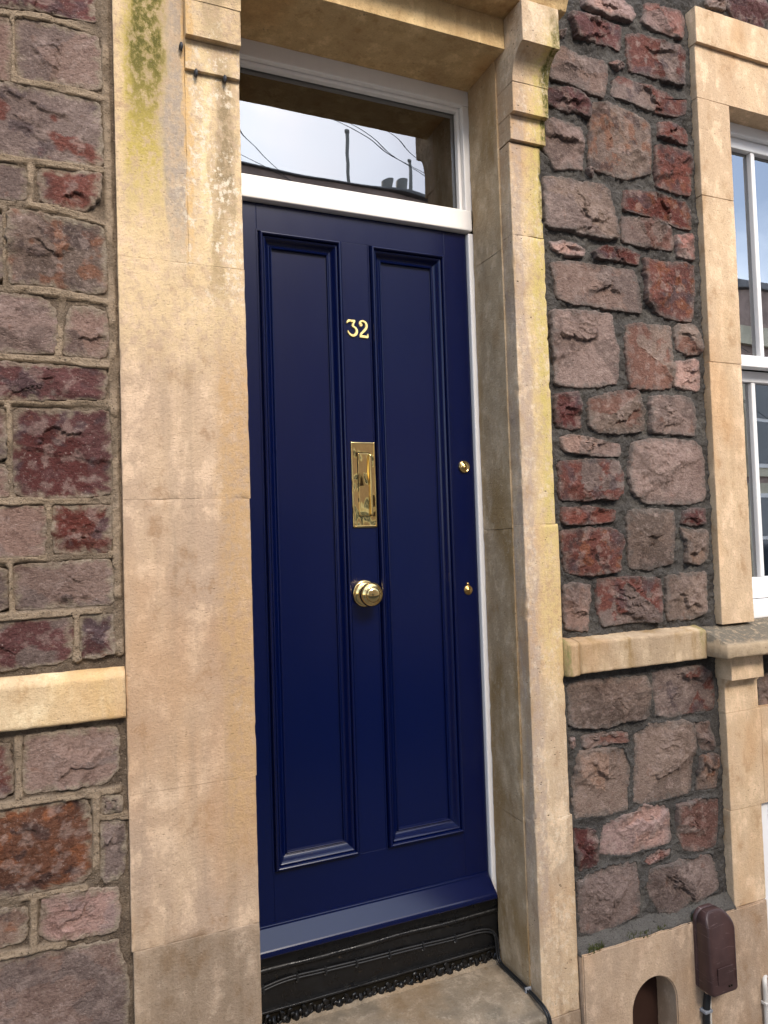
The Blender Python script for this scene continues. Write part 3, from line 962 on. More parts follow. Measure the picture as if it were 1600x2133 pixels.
def mortar(x0, x1, z0, z1, step, polys, base_y, mat, parent, ribbons=(), rise=.006, rough=.0028, seed=1, rib_w=.0078):
    nx, nz = int((x1 - x0) / step) + 1, int((z1 - z0) / step) + 1
    Xg, Zg = np.meshgrid(np.linspace(x0, x1, nx), np.linspace(z0, z1, nz), indexing='ij')
    X, Z = Xg.ravel(), Zg.ravel()
    D = dist_to(polys, X, Z)
    P3 = np.c_[X, Z, np.full(len(X), seed * .71)]
    h = fbm(P3 * 22, 5, seed) * rough * 1.5 + fbm(P3 * 95, 3, seed + 4) * rough * .7
    h += rise * np.exp(-D / .009)
    amt = sstep(.2, .6, fbm(P3 * 12, 3, seed + 9)) * .35
    if ribbons:
        R = np.full(X.shape, .2)
        for r in ribbons:
            for a, b in zip(r[:-1], r[1:]):
                a, b = np.array(a), np.array(b)
                ab = b - a
                t = np.clip(((X - a[0]) * ab[0] + (Z - a[1]) * ab[1]) / (ab @ ab), 0, 1)
                R = np.minimum(R, np.hypot(X - a[0] - t * ab[0], Z - a[1] - t * ab[1]))
        w = rib_w * (1 + .35 * fbm(P3 * 14, 2, seed + 5))
        lost = sstep(-.45, -.15, fbm(P3 * 9, 3, seed + 6))
        rb = sstep(w + .0022, w - .0008, R) * (.35 + .65 * lost)
        h = h + rb * (.0085 + fbm(P3 * 30, 3, seed + 7) * .0016)
        amt = np.maximum(amt * .5, rb * .95)
    y = base_y - h
    y[D <= 0] = base_y + .012
    V = np.c_[X, y, Z]
    i, j = np.meshgrid(np.arange(nx - 1), np.arange(nz - 1), indexing='ij')
    i, j = i.ravel(), j.ravel()
    F = np.stack([i * nz + j, (i + 1) * nz + j, (i + 1) * nz + j + 1, i * nz + j + 1], 1)
    return obj("mortar", V, F, mat, parent, True, None, amt)


# stones of the left wall that run out of the picture go on a little further
for k, (cl, P) in enumerate(LEFT_STONES):
    ex = .10 + .09 * ((k * 37) % 10) / 10
    LEFT_STONES[k] = (cl, [(x - ex, z) if x < -.135 else (x, z) for x, z in P])
LEFT_POINTING = [[(x - .3, z) if x < -.135 else (x, z) for x, z in P] for P in LEFT_POINTING]

left_wall = thing("stone_wall", (-0.2, 1.76, GROUND), "purple and red rubble stone wall with raised beige pointing left of the door", "wall")
for k, (cl, P) in enumerate(LEFT_STONES):
    stone(P, cl, 1.7455, .0135, 100 + k, left_wall, (.30, .245, .175), .8)
mortar(-.46, .106, 1.165, 2.95, .0032, [p for c, p in LEFT_STONES], 1.7455, M['mortar_left'], left_wall, LEFT_POINTING, .004, .0016, 3)
mortar(-.46, .106, GROUND, 1.085, .0032, [p for c, p in LEFT_STONES], 1.7455, M['mortar_left'], left_wall, LEFT_POINTING, .004, .0022, 5)
b = [(1.79, 1.068), (1.724, 1.070), (1.7215, 1.075), (1.7215, 1.079), (1.7215, 1.115), (1.7215, 1.154), (1.7215, 1.158), (1.724, 1.164), (1.742, 1.180), (1.79, 1.182)]
fix_normals(obj("string_course", *extrude_x(b, -.8, .0985, 90, .0011, 4), M['lime_band'], left_wall))
obj("wall_core", *box(-3, .372, 1.775, 2.2, GROUND, 6.2), M['mortar_left'], left_wall, False)

right_wall = thing("stone_wall", (1.58, 1.76, GROUND), "rubble stone wall in dark grey mortar between the door and the sash window", "wall")
for k, (cl, P) in enumerate(RIGHT_STONES):
    stone(P, cl, 1.7530, .0215, 300 + k, right_wall, (.13, .115, .10), .6)
RP = [p for c, p in RIGHT_STONES]
mortar(1.24, 1.905, 1.115, 3.40, .0033, RP, 1.7530, M['mortar_right'], right_wall, (), .003, .0046, 11)
mortar(1.24, 1.905, .22, 1.065, .0033, RP, 1.7485, M['mortar_right'], right_wall, (), .008, .0038, 12)
mortar(1.90, 2.6, 3.13, 3.40, .005, RP, 1.7530, M['mortar_right'], right_wall, (), .003, .0046, 13)
mortar(2.0, 2.6, .84, 1.07, .005, RP, 1.7530, M['mortar_right'], right_wall, (), .003, .0046, 14)
mb = MB()
mb.add(*box(1.2, 2.03, 1.80, 2.2, GROUND, 6.2))
mb.add(*box(.372, 1.2, 1.80, 2.2, 2.95, 6.2))
mb.add(*box(2.03, 3.25, 1.802, 2.2, 2.89, 6.2))
mb.add(*box(2.03, 3.25, 1.902, 2.2, GROUND, 1.12))
mb.add(*box(3.25, 7.0, 1.80, 2.2, GROUND, 6.2))
mb.build("wall_core", M['mortar_right'], right_wall, False)
# string course on the right: a damp stub, then one long stone
prof = [(1.79, 1.040), (1.713, 1.0405), (1.7105, 1.0425), (1.710, 1.046), (1.710, 1.050), (1.710, 1.085), (1.710, 1.120), (1.710, 1.1245), (1.712, 1.1285), (1.717, 1.131), (1.73, 1.1345), (1.75, 1.140), (1.79, 1.146)]
fix_normals(obj("string_course", *extrude_x(prof, 1.322, 1.802, 60, .0012, 8), M['lime_bandr'], right_wall))
prof2 = [(y + .003, z + (.001 if z > 1.1 else -.004)) for y, z in prof]
fix_normals(obj("string_course", *extrude_x(prof2, 1.2795, 1.3205, 8, .003, 9), M['lime_bandr'], right_wall))

# ------------------------------------------------------------------ door surround
sur = thing("door_surround", (.765, 1.75, GROUND), "weathered limestone pilasters, corbels and lintel around the blue door", "door surround")
g = .00005
def lblock(x0, x1, z0, z1, seed, name="stone_block", m='lime_left', y=1.73, chip=.008, rz=.0004, **k):
    return ashlar(name, (x0, x1, y, 1.80, z0 + g, z1 - g), M[m], sur, seed=seed, chip=chip, rz=rz, **k)
lblock(.1005, .2584, 2.108, 3.5, 1, r=.0012, y=1.7308)
lblock(.2586, .3885, 2.108, 2.571, 2, r=.0012)
lblock(.1010, .3900, 1.553, 2.108, 3, y=1.7303)
lblock(.1005, .3880, .897, 1.553, 4)
lblock(.1010, .3850, .557, .897, 5, y=1.7303)
lblock(.1040, .3850, GROUND, .557, 6, m='lime_foot', y=1.729, rz=.002)
# mortar ribbon left of the pilaster is part of the left wall; thin side jamb behind
for z0, z1, s in ((GROUND, .62, 21), (.62, 1.45, 22), (1.45, 2.29, 23), (2.29, 2.838, 24)):
    ashlar("reveal_block", (.30, .3835, 1.803, 1.943, z0 + g, z1 - g), M['lime_reveal'], sur, seed=s)
rb = [(1.161, 1.267, 2.300, 2.567, 31), (1.161, 1.2695, 1.472, 2.300, 32), (1.161, 1.278, .647, 1.472, 33), (1.161, 1.2855, .108, .647, 34)]
for x0, x1, z0, z1, s in rb:
    ashlar("stone_block", (x0, x1, 1.73, 1.786, z0 + g, z1 - g), M['lime_right'], sur, seed=s, chip=.017, r=.0035, seg=.010)
ashlar("stone_block", (1.163, 1.2865, 1.728, 1.786, GROUND, .107), M['lime_foot'], sur, seed=35, chip=.010)
for z0, z1, s in ((GROUND, .63, 41), (.63, 1.462, 42), (1.462, 2.275, 43), (2.275, 2.838, 44)):
    ashlar("reveal_block", (1.1565, 1.24, 1.783, 1.943, z0 + g, z1 - g), M['lime_reveal'], sur, seed=s, rough=.0012, r=.002)
ashlar("lintel", (.388, 1.1600, 1.7315, 1.95, 2.838, 2.932), M['lime_head'], sur, seed=51, chip=.004)
# corbels: two fillets, a cove and a square block
def corbel(x0, x1, seed, m):
    ashlar("corbel_step", (x0, x1, 1.7195, 1.80, 2.5715, 2.643), M[m], sur, seed=seed, chip=.003)
    ashlar("corbel_step", (x0, x1 + .001, 1.7015, 1.80, 2.6435, 2.7285), M[m], sur, seed=seed + 1, chip=.003)
    cv = [(1.80, 2.729), (1.700, 2.729)]
    for t in np.linspace(0, 1, 12):
        a = t * math.pi / 2
        cv.append((1.700 - .055 * (1 - math.cos(a)), 2.733 + .076 * math.sin(a)))
    cv += [(1.80, 2.809)]
    V, F = extrude_x(cv, x0, x1 + .002, 16, .0008, seed)
    fix_normals(obj("corbel_cove", V, F, M[m], sur, False))
    ashlar("corbel_block", (x0, x1 + .004, 1.6425, 1.80, 2.8095, 2.9255), M[m], sur, seed=seed + 2, chip=.004)
corbel(.2590, .3885, 60, 'lime_left')
corbel(1.161, 1.2805, 70, 'lime_right')
hood = [(1.80, 2.9265), (1.655, 2.9265), (1.648, 2.930), (1.642, 2.944), (1.630, 2.966), (1.622, 2.970), (1.622, 3.02), (1.80, 3.07)]
fix_normals(obj("hood", *extrude_x(hood, .235, 1.315, 60, .0012, 80), M['lime_head'], sur, False))
ashlar("frieze_stone", (.388, 1.1595, 1.724, 1.80, 2.9325 + .001, 3.0), M['lime_head'], sur, seed=81)

# ------------------------------------------------------------------ doorstep and threshold
step = thing("doorstep", (.765, 1.82, GROUND), "worn grey-brown stone doorstep below the blue door", "doorstep")
def dish(P):
    Q = P.copy()
    m = np.exp(-((P[:, 0] - .72) / .22) ** 2) * np.exp(-((P[:, 1] - 1.72) / .07) ** 2)
    Q[:, 2] -= np.where(P[:, 2] > .1, .010 * m, 0)
    f = sstep(1.775, 1.70, P[:, 1] + .012 * noise(P * 9, 3)) * np.where(P[:, 2] > .1, 1, 0)
    Q[:, 2] -= .012 * f
    return Q
V, F = rbox(.392, 1.1535, 1.683, 1.960, GROUND, .168, r=.012, seg=.012, chip=.006, rough=.0012, seed=91, warp=dish)
obj("tread", V, F, M['step'], step)

thr = thing("threshold_board", (.765, 1.95, .17), "black painted threshold board with rusty scrolled iron edging under the door", "threshold")
obj("board", *rbox(.37, 1.165, 1.948, 2.06, .165, .352, r=.003, seg=.02, rough=.0012, seed=3), M['black'], thr)
V, F = tube([(x, 1.9455 + .001 * math.sin(x * 31), .316 + .0015 * math.sin(x * 17)) for x in np.linspace(.372, 1.155, 60)], .0075, 10)
obj("roll_moulding", V, F, M['black'], thr)
obj("lip", *rbox(.372, 1.156, 1.936, 1.955, .2085, .2155, r=.002, seg=.02, rough=.0012, seed=7), M['black'], thr)
mb = MB()                                                          # one palmette of the iron edging
for s in (-1, 1):
    pts = [(s * (.006 + .018 * math.sin(t)), -.002 + .003 * math.sin(2 * t), .004 + .018 * (1 - math.cos(t))) for t in np.linspace(0, 2.7, 14)]
    mb.add(*tube(pts, [.0060 - .002 * abs(i - 6) / 7 for i in range(14)], 10))
    mb.add(*tube([(s * .0275, 0, .0), (s * .0285, -.004, .012), (s * .027, -.002, .024)], [.006, .0075, .003], 10))
    mb.add(*tube([(s * .011, .001, .016), (s * .012, -.004, .024), (s * .010, -.001, .030)], [.003, .0055, .003], 8))
mb.add(*tube([(0, 0, .0), (0, -.006, .012), (0, -.002, .030)], [.006, .0085, .003], 10))
V0 = np.vstack(mb.V)
scr = []
V0[:, 1] *= .6
for k in range(3):                                                 # three differently clogged castings
    V = V0 + np.stack([fbm(V0 * 90 + k * 9, 3, k), fbm(V0 * 90 + k * 9, 3, k + 7), fbm(V0 * 90 + k * 9, 3, k + 13)], 1) * .0046
    scr.append(fix_normals(obj("scroll", V + np.array([.402 + k * .0615, 1.941, .167]), mb.F, M['black'], thr)))
for k in range(3, 13):
    c = scr[(k * 2) % 3].copy()
    COL.objects.link(c)
    c.location.x = scr[0].location.x + k * .0615
    c.rotation_euler = (0, random.uniform(-.06, .06), random.uniform(-.08, .08))
    c.scale = (1, .6, random.uniform(.8, 1.0))
obj("grille_back", *box(.372, 1.156, 1.9445, 1.9475, .166, .208), M['dark_hole'], thr, False)
mb = MB()
rr = random.Random(5)
V, F = extrude_x([(1.948, .160), (1.926, .160), (1.930, .171), (1.940, .176), (1.948, .177)], .392, 1.153, 80, .003, 17)
fix_normals(obj("mortar_fillet", V, F, M['step'], thr))

# cables clipped along the board and down the reveal
def cable(name, pts, rad, mat, parent=None, k=8):
    return fix_normals(obj(name, *tube(smooth_path(pts, k), rad, 10), mat, parent))
cab = thing("door_cable", (.765, 1.93, .2), "twin black cable clipped along the threshold and down the door reveal onto the step", "cable")
base = [(.372, 1.9435, .258), (.42, 1.942, .273), (.50, 1.942, .285), (.60, 1.9425, .282), (.72, 1.9425, .2785), (.86, 1.9425, .276),
        (1.0, 1.9425, .271), (1.09, 1.942, .271), (1.132, 1.940, .262), (1.147, 1.934, .235), (1.148, 1.930, .200), (1.147, 1.918, .178),
        (1.147, 1.88, .1745), (1.148, 1.80, .1745), (1.148, 1.73, .1725), (1.149, 1.695, .165), (1.150, 1.678, .145), (1.150, 1.675, .08), (1.150, 1.676, GROUND)]
cable("cable", base, .0030, M['cable_black'], cab)
cable("cable", [(x - (.007 if i > 8 else 0), y - (.0005 if i <= 8 else 0), z - (.0075 if i <= 8 else -.0)) for i, (x, y, z) in enumerate(base)], .0028, M['cable_black'], cab)
for x in (.437, .53, .61, .70, .80, .905, 1.01):
    zc = float(np.interp(x, [p[0] for p in base[:9]], [p[2] for p in base[:9]])) - .003
    c = obj("clip", *rbox(x - .003, x + .003, 1.9355, 1.948, zc - .011, zc + .008, r=.001), M['cable_black'], cab)
    fix_normals(obj("nail", *lathe(x, zc - .014, [(.0, 1.947), (.0022, 1.947), (.0022, 1.9445), (.001, 1.944)], 10), M['cable_white'], cab))
obj("clip", *rbox(1.1355, 1.155, 1.771, 1.777, .166, .1815, r=.0015), M['clip'], cab)

# ------------------------------------------------------------------ door frame and fanlight
frm = thing("door_frame", (.765, 1.99, .34), "white painted door frame with a rectangular fanlight over the blue door", "door frame")
DX0, DX1 = .3935, 1.1405
obj("jamb", *rbox(.30, DX0 - .002, 1.945, 2.06, .356, 2.386, r=.004, seg=.1), M['white'], frm)
obj("jamb", *rbox(DX1 + .002, 1.24, 1.945, 2.06, .356, 2.386, r=.004, seg=.1), M['white'], frm)
obj("transom", *rbox(.386, 1.1545, 1.9385, 2.06, 2.3905, 2.4555, r=.004, seg=.1), M['white'], frm)
obj("jamb", *rbox(.30, .402, 1.9455, 2.06, 2.456, 2.79, r=.003, seg=.1), M['white'], frm)
obj("jamb", *rbox(1.1365, 1.24, 1.9455, 2.06, 2.456, 2.79, r=.003, seg=.1), M['white'], frm)
obj("head", *rbox(.30, 1.24, 1.9448, 2.06, 2.7905, 2.90, r=.003, seg=.1), M['white'], frm)
obj("bead", *rbox(.402, 1.1365, 1.962, 1.982, 2.778, 2.7902, r=.003, seg=.1), M['white'], frm)
obj("bead", *rbox(1.1255, 1.1363, 1.962, 1.982, 2.457, 2.7778, r=.003, seg=.1), M['white'], frm)
obj("bead", *rbox(.402, .413, 1.962, 1.982, 2.457, 2.7778, r=.003, seg=.1), M['white'], frm)
obj("pane", *box(.40, 1.138, 1.984, 1.988, 2.450, 2.792), M['glass'], frm, False)

# ------------------------------------------------------------------ front door
door = thing("front_door", (.765, 1.98, .345), "glossy navy blue panelled front door with polished brass fittings", "door")
FY = 1.960
ZB, ZT = .346, 2.388
PX = ((.4785, .7255), (.8105, 1.0615))
PZ = (.5595, 2.3105)
def dpart(name, x0, x1, z0, z1, y0=FY, m='navy', r=.0015):
    return obj(name, *rbox(x0, x1, y0, 2.005, z0, z1, r=r, seg=.2), M[m], door)
e = .00015
dpart("stile", DX0, PX[0][0] - e, ZB, ZT)
dpart("stile", PX[1][1] + e, DX1, ZB, ZT)
dpart("stile", PX[0][1] + e, PX[1][0] - e, PZ[0], PZ[1], r=.0006)
dpart("rail", PX[0][0], PX[1][1], PZ[1] + e, ZT, r=.0006)
dpart("rail", PX[0][0], PX[1][1], ZB, PZ[0] - e, r=.0006)
mprof = [(-.0035, .0), (-.003, .0015), (.0005, .0015), (.001, -.002), (.003, -.002), (.0034, .003)]
mprof += [(.0034 + .006 * (1 - math.cos(a)) , .003 + .009 * math.sin(a)) for a in np.linspace(.2, math.pi / 2, 7)]
mprof += [(.0094 + .005 * math.sin(a), .005 + .007 * math.cos(a)) for a in np.linspace(.2, math.pi / 2, 6)]
mprof += [(.0148, .0025), (.0165, .0025)]
mprof += [(.0168 + .018 * t, .0055 - .0135 * (t * t * (3 - 2 * t)) - .0) for t in np.linspace(0, 1, 12)]
mprof += [(.036, -.0085), (.0375, -.0075), (.0385, -.0062), (.0400, -.0055), (.0418, -.0062), (.0428, -.0085), (.0430, -.0125), (.0450, -.0128), (.0452, -.0135)]
for (x0, x1) in PX:
    z0, z1 = PZ
    V, F = [], []
    for u, h in mprof:
        for x, z in ((x0 + u, z0 + u), (x1 - u, z0 + u), (x1 - u, z1 - u), (x0 + u, z1 - u)):
            V.append((x, FY - h * 1.35, z))
    n = len(mprof)
    for i in range(n - 1):
        for k in range(4):
            k2 = (k + 1) % 4
            F.append((i * 4 + k, i * 4 + k2, (i + 1) * 4 + k2, (i + 1) * 4 + k))
    obj("moulding", V, F, M['navy'], door, False)
    obj("panel", *box(x0 + .040, x1 - .040, FY + .0175, 1.998, z0 + .040, z1 - .040), M['navy'], door, False)
drip = [(1.962, .428), (1.9575, .428), (1.9565, .4245), (1.9555, .4235), (1.9550, .4185), (1.9135, .3835), (1.9110, .3805), (1.9100, .3770), (1.9100, .3690), (1.9115, .3665), (1.962, .3600)]
fix_normals(obj("weather_bar", *extrude_x(drip, DX0 - .002, 1.1380), M['navy'], door, False))


# numerals drawn as strokes of varying width, extruded
def stroke(pts, wid, k=6):
    P = smooth_path([(x, 0, z) for x, z in pts], k)
    W = np.interp(np.linspace(0, len(wid) - 1, len(P)), range(len(wid)), wid)
    a, b = [], []
    for i, p in enumerate(P):
        t = (P[min(i + 1, len(P) - 1)] - P[max(i - 1, 0)]).normalized()
        nx, nz = -t.z, t.x
        a.append((p.x + nx * W[i] / 2, p.z + nz * W[i] / 2))
        b.append((p.x - nx * W[i] / 2, p.z - nz * W[i] / 2))
    return a, b
def stroke_mesh(mb, pts, wid, y0, y1, k=6):
    a, b = stroke(pts, wid, k)
    n = len(a)
    V = [(x, y1, z) for x, z in a] + [(x, y1, z) for x, z in b]
    V += [(x * .86 + x2 * .14, y0, z * .86 + z2 * .14) for (x, z), (x2, z2) in zip(a, b)]
    V += [(x2 * .86 + x * .14, y0, z2 * .86 + z * .14) for (x, z), (x2, z2) in zip(a, b)]
    F = []
    for i in range(n - 1):
        F += [(i, i + 1, 2 * n + i + 1, 2 * n + i), (2 * n + i, 2 * n + i + 1, 3 * n + i + 1, 3 * n + i), (3 * n + i, 3 * n + i + 1, n + i + 1, n + i)]
    F += [(0, 2 * n, 3 * n, n), (n - 1, 2 * n - 1, 4 * n - 1, 3 * n - 1)]
    mb.add(V, F)
NY0, NY1 = FY - .0045, FY + .0005
def numpt(u, v):        # u across, v up, both in millimetres from the digit's lower left
    return (u / 1000, v / 1000)
def numeral(name, strokes, ox, oz):
    mb = MB()
    for i, (pts, wid) in enumerate(strokes):
        stroke_mesh(mb, [(ox + u / 1000, oz + v / 1000) for u, v in pts], [w * 1.3 / 1000 for w in wid], NY0 - .0001 * i, NY1, 6)
    return mb.build(name, M['brass_numeral'], door, False)
n3 = numeral("numeral", [([(1, 39), (2, 43), (6, 46)], [1.5, 4.5, 6]), ([(3.5, 47), (14, 47), (26, 47)], [6.5, 6, 6.5]),
              ([(24.5, 48), (21, 40), (17.5, 31.5)], [5, 5, 5.5]),
              ([(17, 31.5), (23, 29.5), (29, 24), (30.5, 16), (27, 8), (19.5, 4), (11.5, 6), (5.5, 11.5), (2.5, 17.5)], [4.5, 5, 6, 7, 7, 6.5, 5.5, 4, 2.2])], .7345, 2.0325)
n2 = numeral("numeral", [([(5.5, 38.5), (5.5, 36.5), (7.5, 35.5), (9, 37.5), (7.5, 40), (4.5, 39.5)], [5, 5.5, 5.5, 5.5, 5, 5]),
              ([(3, 38.5), (5, 45.5), (12, 49), (20, 46.5), (24.5, 38.5), (23, 28.5), (16, 20), (8, 12), (4.5, 4.5)], [4, 5, 5, 5.5, 6.5, 6.5, 6, 5.5, 5.5]),
              ([(2.5, 4), (14, 3.5), (27.5, 3)], [7.5, 7, 7]), ([(27, 1), (28, 7), (27.5, 12.5)], [4, 3.5, 1.5])], .7715, 2.0325)
for cx, cz, par in ((.747, 2.0795, n3), (.752, 2.037, n3), (.779, 2.071, n2), (.7865, 2.0362, n2)):
    fix_normals(obj("screw", *lathe(cx, cz, [(.0, FY - .0044), (.0014, FY - .0046), (.0012, FY - .0054), (.0004, FY - .0057)], 10), M['brass_aged'], par))

# letter plate: hammered-looking cast plate, flap and upright pull
lp = obj("letter_plate", *rbox(.7355, .8105, FY - .0045, FY + .001, 1.4795, 1.7265, r=.0022, seg=.006, rough=.00035, seed=14), M['brass'], door)
obj("flap_gap", *box(.7528, .7922, FY - .0050, FY - .004, 1.5108, 1.6952), M['dark_hole'], lp, False)
for bx in ((.7372, .7410, 1.4812, 1.7248), (.8050, .8088, 1.4812, 1.7248), (.7412, .8048, 1.4812, 1.4850), (.7412, .8048, 1.7210, 1.7248)):
    obj("border", *rbox(bx[0], bx[1], FY - .0064, FY - .004, bx[2], bx[3], r=.0011, seg=.05), M['brass_knob'], lp)
obj("flap", *rbox(.7545, .7905, FY - .0078, FY - .002, 1.5125, 1.6935, r=.0015, seg=.006, rough=.0004, seed=15), M['brass'], lp)
obj("pull", *rbox(.7865, .7945, FY - .0175, FY - .004, 1.5120, 1.6900, r=.0032, seg=.02), M['brass_knob'], lp)
obj("hinge_slot", *box(.7545, .7915, FY - .0052, FY - .004, 1.6940, 1.6962), M['dark_hole'], lp, False)

# centre knob on its rose
KX, KZ = .765, 1.290
knob = obj("door_knob", *lathe(KX, KZ, [(.0385, FY + .001), (.0385, FY - .003), (.037, FY - .006), (.034, FY - .0075), (.0315, FY - .007), (.029, FY - .009), (.024, FY - .0115), (.020, FY - .016), (.0175, FY - .026), (.0168, FY - .034)], 64), M['brass_knob'], door)
fix_normals(knob)
kp = [(.016, FY - .032), (.021, FY - .034), (.0255, FY - .037), (.0268, FY - .0385), (.0262, FY - .040), (.029, FY - .042)]
kp += [(.029 + .0055 * math.sin(t), FY - .042 - .0125 * (1 - math.cos(t)) / 1) for t in np.linspace(.2, math.pi / 2, 7)]
kp += [(.0345 * math.cos(t) + .0, FY - .0545 - .017 * math.sin(t)) for t in np.linspace(.08, .80, 9)]
kp += [(.0230, FY - .0680), (.0222, FY - .0670), (.0214, FY - .0682)]
kp += [(.0208 * math.cos(t), FY - .0682 - .0075 * math.sin(t)) for t in np.linspace(0.05, math.pi / 2 - .04, 9)]
fix_normals(obj("knob_head", *lathe(KX, KZ, kp, 64), M['brass_knob'], knob))

# cylinder lock and escutcheon
lk = obj("cylinder_lock", *lathe(1.1045, 1.6575, [(.0185, FY + .001), (.0185, FY - .004), (.0175, FY - .007), (.0150, FY - .0085), (.0145, FY - .0072), (.0118, FY - .0072), (.0114, FY - .0085)], 48), M['brass_knob'], door)
fix_normals(lk)
fix_normals(obj("key_barrel", *lathe(1.1048, 1.6545, [(.0060, FY - .008), (.0060, FY - .0100), (.0052, FY - .0108)], 32), M['brass_aged'], lk))
obj("keyhole", *box(1.1040, 1.1058, FY - .0111, FY - .0106, 1.6505, 1.6585), M['dark_hole'], lk, False)
es = obj("escutcheon", *lathe(1.1045, 1.2800, [(.0145, FY + .001), (.0145, FY - .002), (.0138, FY - .0035), (.0128, FY - .0042), (.0055, FY - .0050), (.0042, FY - .0062), (.0015, FY - .0068)], 40), M['brass_aged'], door)
fix_normals(es)
fix_normals(obj("pivot_pin", *lathe(1.1035, 1.2985, [(.0045, FY + .001), (.0045, FY - .003), (.0035, FY - .0048), (.0012, FY - .0055)], 24), M['brass_aged'], es))

# ------------------------------------------------------------------ window surround, sill and brackets
ws = thing("window_surround", (2.2, 1.75, GROUND), "pale golden limestone window surround with a moulded lintel and bracketed sill", "window surround")
WX0, WX1 = 1.893, 2.0345
ashlar("jamb_block", (WX0, WX1, 1.728, 1.80, 2.5275, 2.8505), M['lime_trim'], ws, seed=101, chip=.003)
ashlar("jamb_block", (WX0 + .001, WX1, 1.7282, 1.80, 1.9810, 2.5265), M['lime_trim'], ws, seed=102, chip=.003)
ashlar("jamb_block", (WX0 - .002, WX1 - .002, 1.7278, 1.80, 1.137, 1.9800), M['lime_trim'], ws, seed=103, chip=.003)
ashlar("lintel", (WX0 - .001, 2.9, 1.728, 1.803, 2.8515, 3.0275), M['lime_trim'], ws, seed=104, chip=.003)
ashlar("lintel_band", (WX0 - .004, 2.9, 1.716, 1.80, 3.0285, 3.148), M['lime_trim'], ws, seed=105, chip=.003)
ashlar("jamb_block", (2.86, 3.02, 1.728, 1.80, 1.137, 2.8505), M['lime_trim'], ws, seed=106, chip=.003)
sp = [(1.92, 1.0475), (1.640, 1.0470), (1.6345, 1.0495), (1.633, 1.055), (1.633, 1.068), (1.633, 1.081), (1.6355, 1.0885), (1.643, 1.0935), (1.67, 1.104), (1.71, 1.120), (1.76, 1.1345), (1.92, 1.138)]
fix_normals(obj("sill", *extrude_x(sp, 1.8035, 3.05, 120, .0024, 41), M['sill_top'], ws))
ashlar("bracket", (1.873, 2.011, 1.684, 1.79, .9680, 1.0465), M['lime_trim'], ws, seed=107, chip=.003)
def taper(P):
    Q = P.copy()
    t = np.clip((P[:, 2] - .945) / .03, 0, 1)
    Q[:, 1] -= np.where(P[:, 1] < 1.75, .030 * t ** 2, 0)
    return Q
ashlar("bracket", (1.879, 2.022, 1.7195, 1.79, .8605, .9670), M['lime_trim'], ws, seed=108, chip=.003, warp=taper)
ashlar("jamb_block", (1.878, 2.0140, 1.7195, 1.80, .2585, .5553), M['lime_trim'], ws, seed=109, chip=.004)
ashlar("jamb_block", (1.880, 2.0300, 1.7190, 1.80, .5563, .8595), M['lime_trim'], ws, seed=110, chip=.004)
ashlar("basement_head", (2.0310, 2.9, 1.7195, 1.80, .5563, .8595), M['lime_trim'], ws, seed=111, chip=.003)

# ------------------------------------------------------------------ sash window
sw = thing("sash_window", (2.45, 1.86, 1.135), "white sash window with slim glazing bars at the right edge", "window")
obj("frame_head", *rbox(2.0, 2.9, 1.800, 1.90, 2.8140, 2.8900, r=.003, seg=.2), M['white_cool'], sw)
obj("frame_jamb", *rbox(2.0, 2.075, 1.803, 1.98, 1.19, 2.8135, r=.003, seg=.2), M['white_cool'], sw)
obj("frame_jamb", *rbox(2.83, 2.9, 1.803, 1.98, 1.19, 2.8135, r=.003, seg=.2), M['white_cool'], sw)
obj("frame_sill", *rbox(2.0, 2.9, 1.790, 1.99, 1.1335, 1.1895, r=.005, seg=.2), M['white_cool'], sw)
up = obj("upper_sash", *rbox(2.075, 2.83, 1.818, 1.852, 2.7755, 2.8135, r=.003, seg=.2), M['white_cool'], sw)
lowr = obj("lower_sash", *rbox(2.075, 2.83, 1.862, 1.900, 1.1920, 1.2660, r=.003, seg=.2), M['white_cool'], sw)
obj("meeting_rail", *rbox(2.075, 2.83, 1.815, 1.855, 2.0015, 2.0420, r=.003, seg=.2), M['white_cool'], up)
obj("meeting_rail", *rbox(2.075, 2.83, 1.862, 1.898, 1.9600, 2.0000, r=.003, seg=.2), M['white_cool'], lowr)
bars = (2.2365, 2.655)
for x in (2.075, 2.79):
    obj("stile", *rbox(x, x + .040, 1.8182, 1.852, 2.0425, 2.7750, r=.002, seg=.2), M['white_cool'], up)
    obj("stile", *rbox(x, x + .042, 1.8622, 1.900, 1.2665, 1.9595, r=.002, seg=.2), M['white_cool'], lowr)
for x in bars:
    obj("glazing_bar", *rbox(x, x + .019, 1.820, 1.848, 2.0425, 2.7750, r=.004, seg=.2), M['white_cool'], up)
    obj("glazing_bar", *rbox(x, x + .019, 1.864, 1.890, 1.2665, 1.9595, r=.004, seg=.2), M['white_cool'], lowr)
xs = [2.1155, bars[0] - .0005, bars[0] + .0195, bars[1] - .0005, bars[1] + .0195, 2.7895]
for i in range(3):
    obj("pane", *box(xs[2 * i], xs[2 * i + 1], 1.838, 1.842, 2.0425, 2.7750), M['glass_sash'], up, False)
    obj("pane", *box(xs[2 * i], xs[2 * i + 1], 1.880, 1.884, 1.2665, 1.9595), M['glass_sash'], lowr, False)

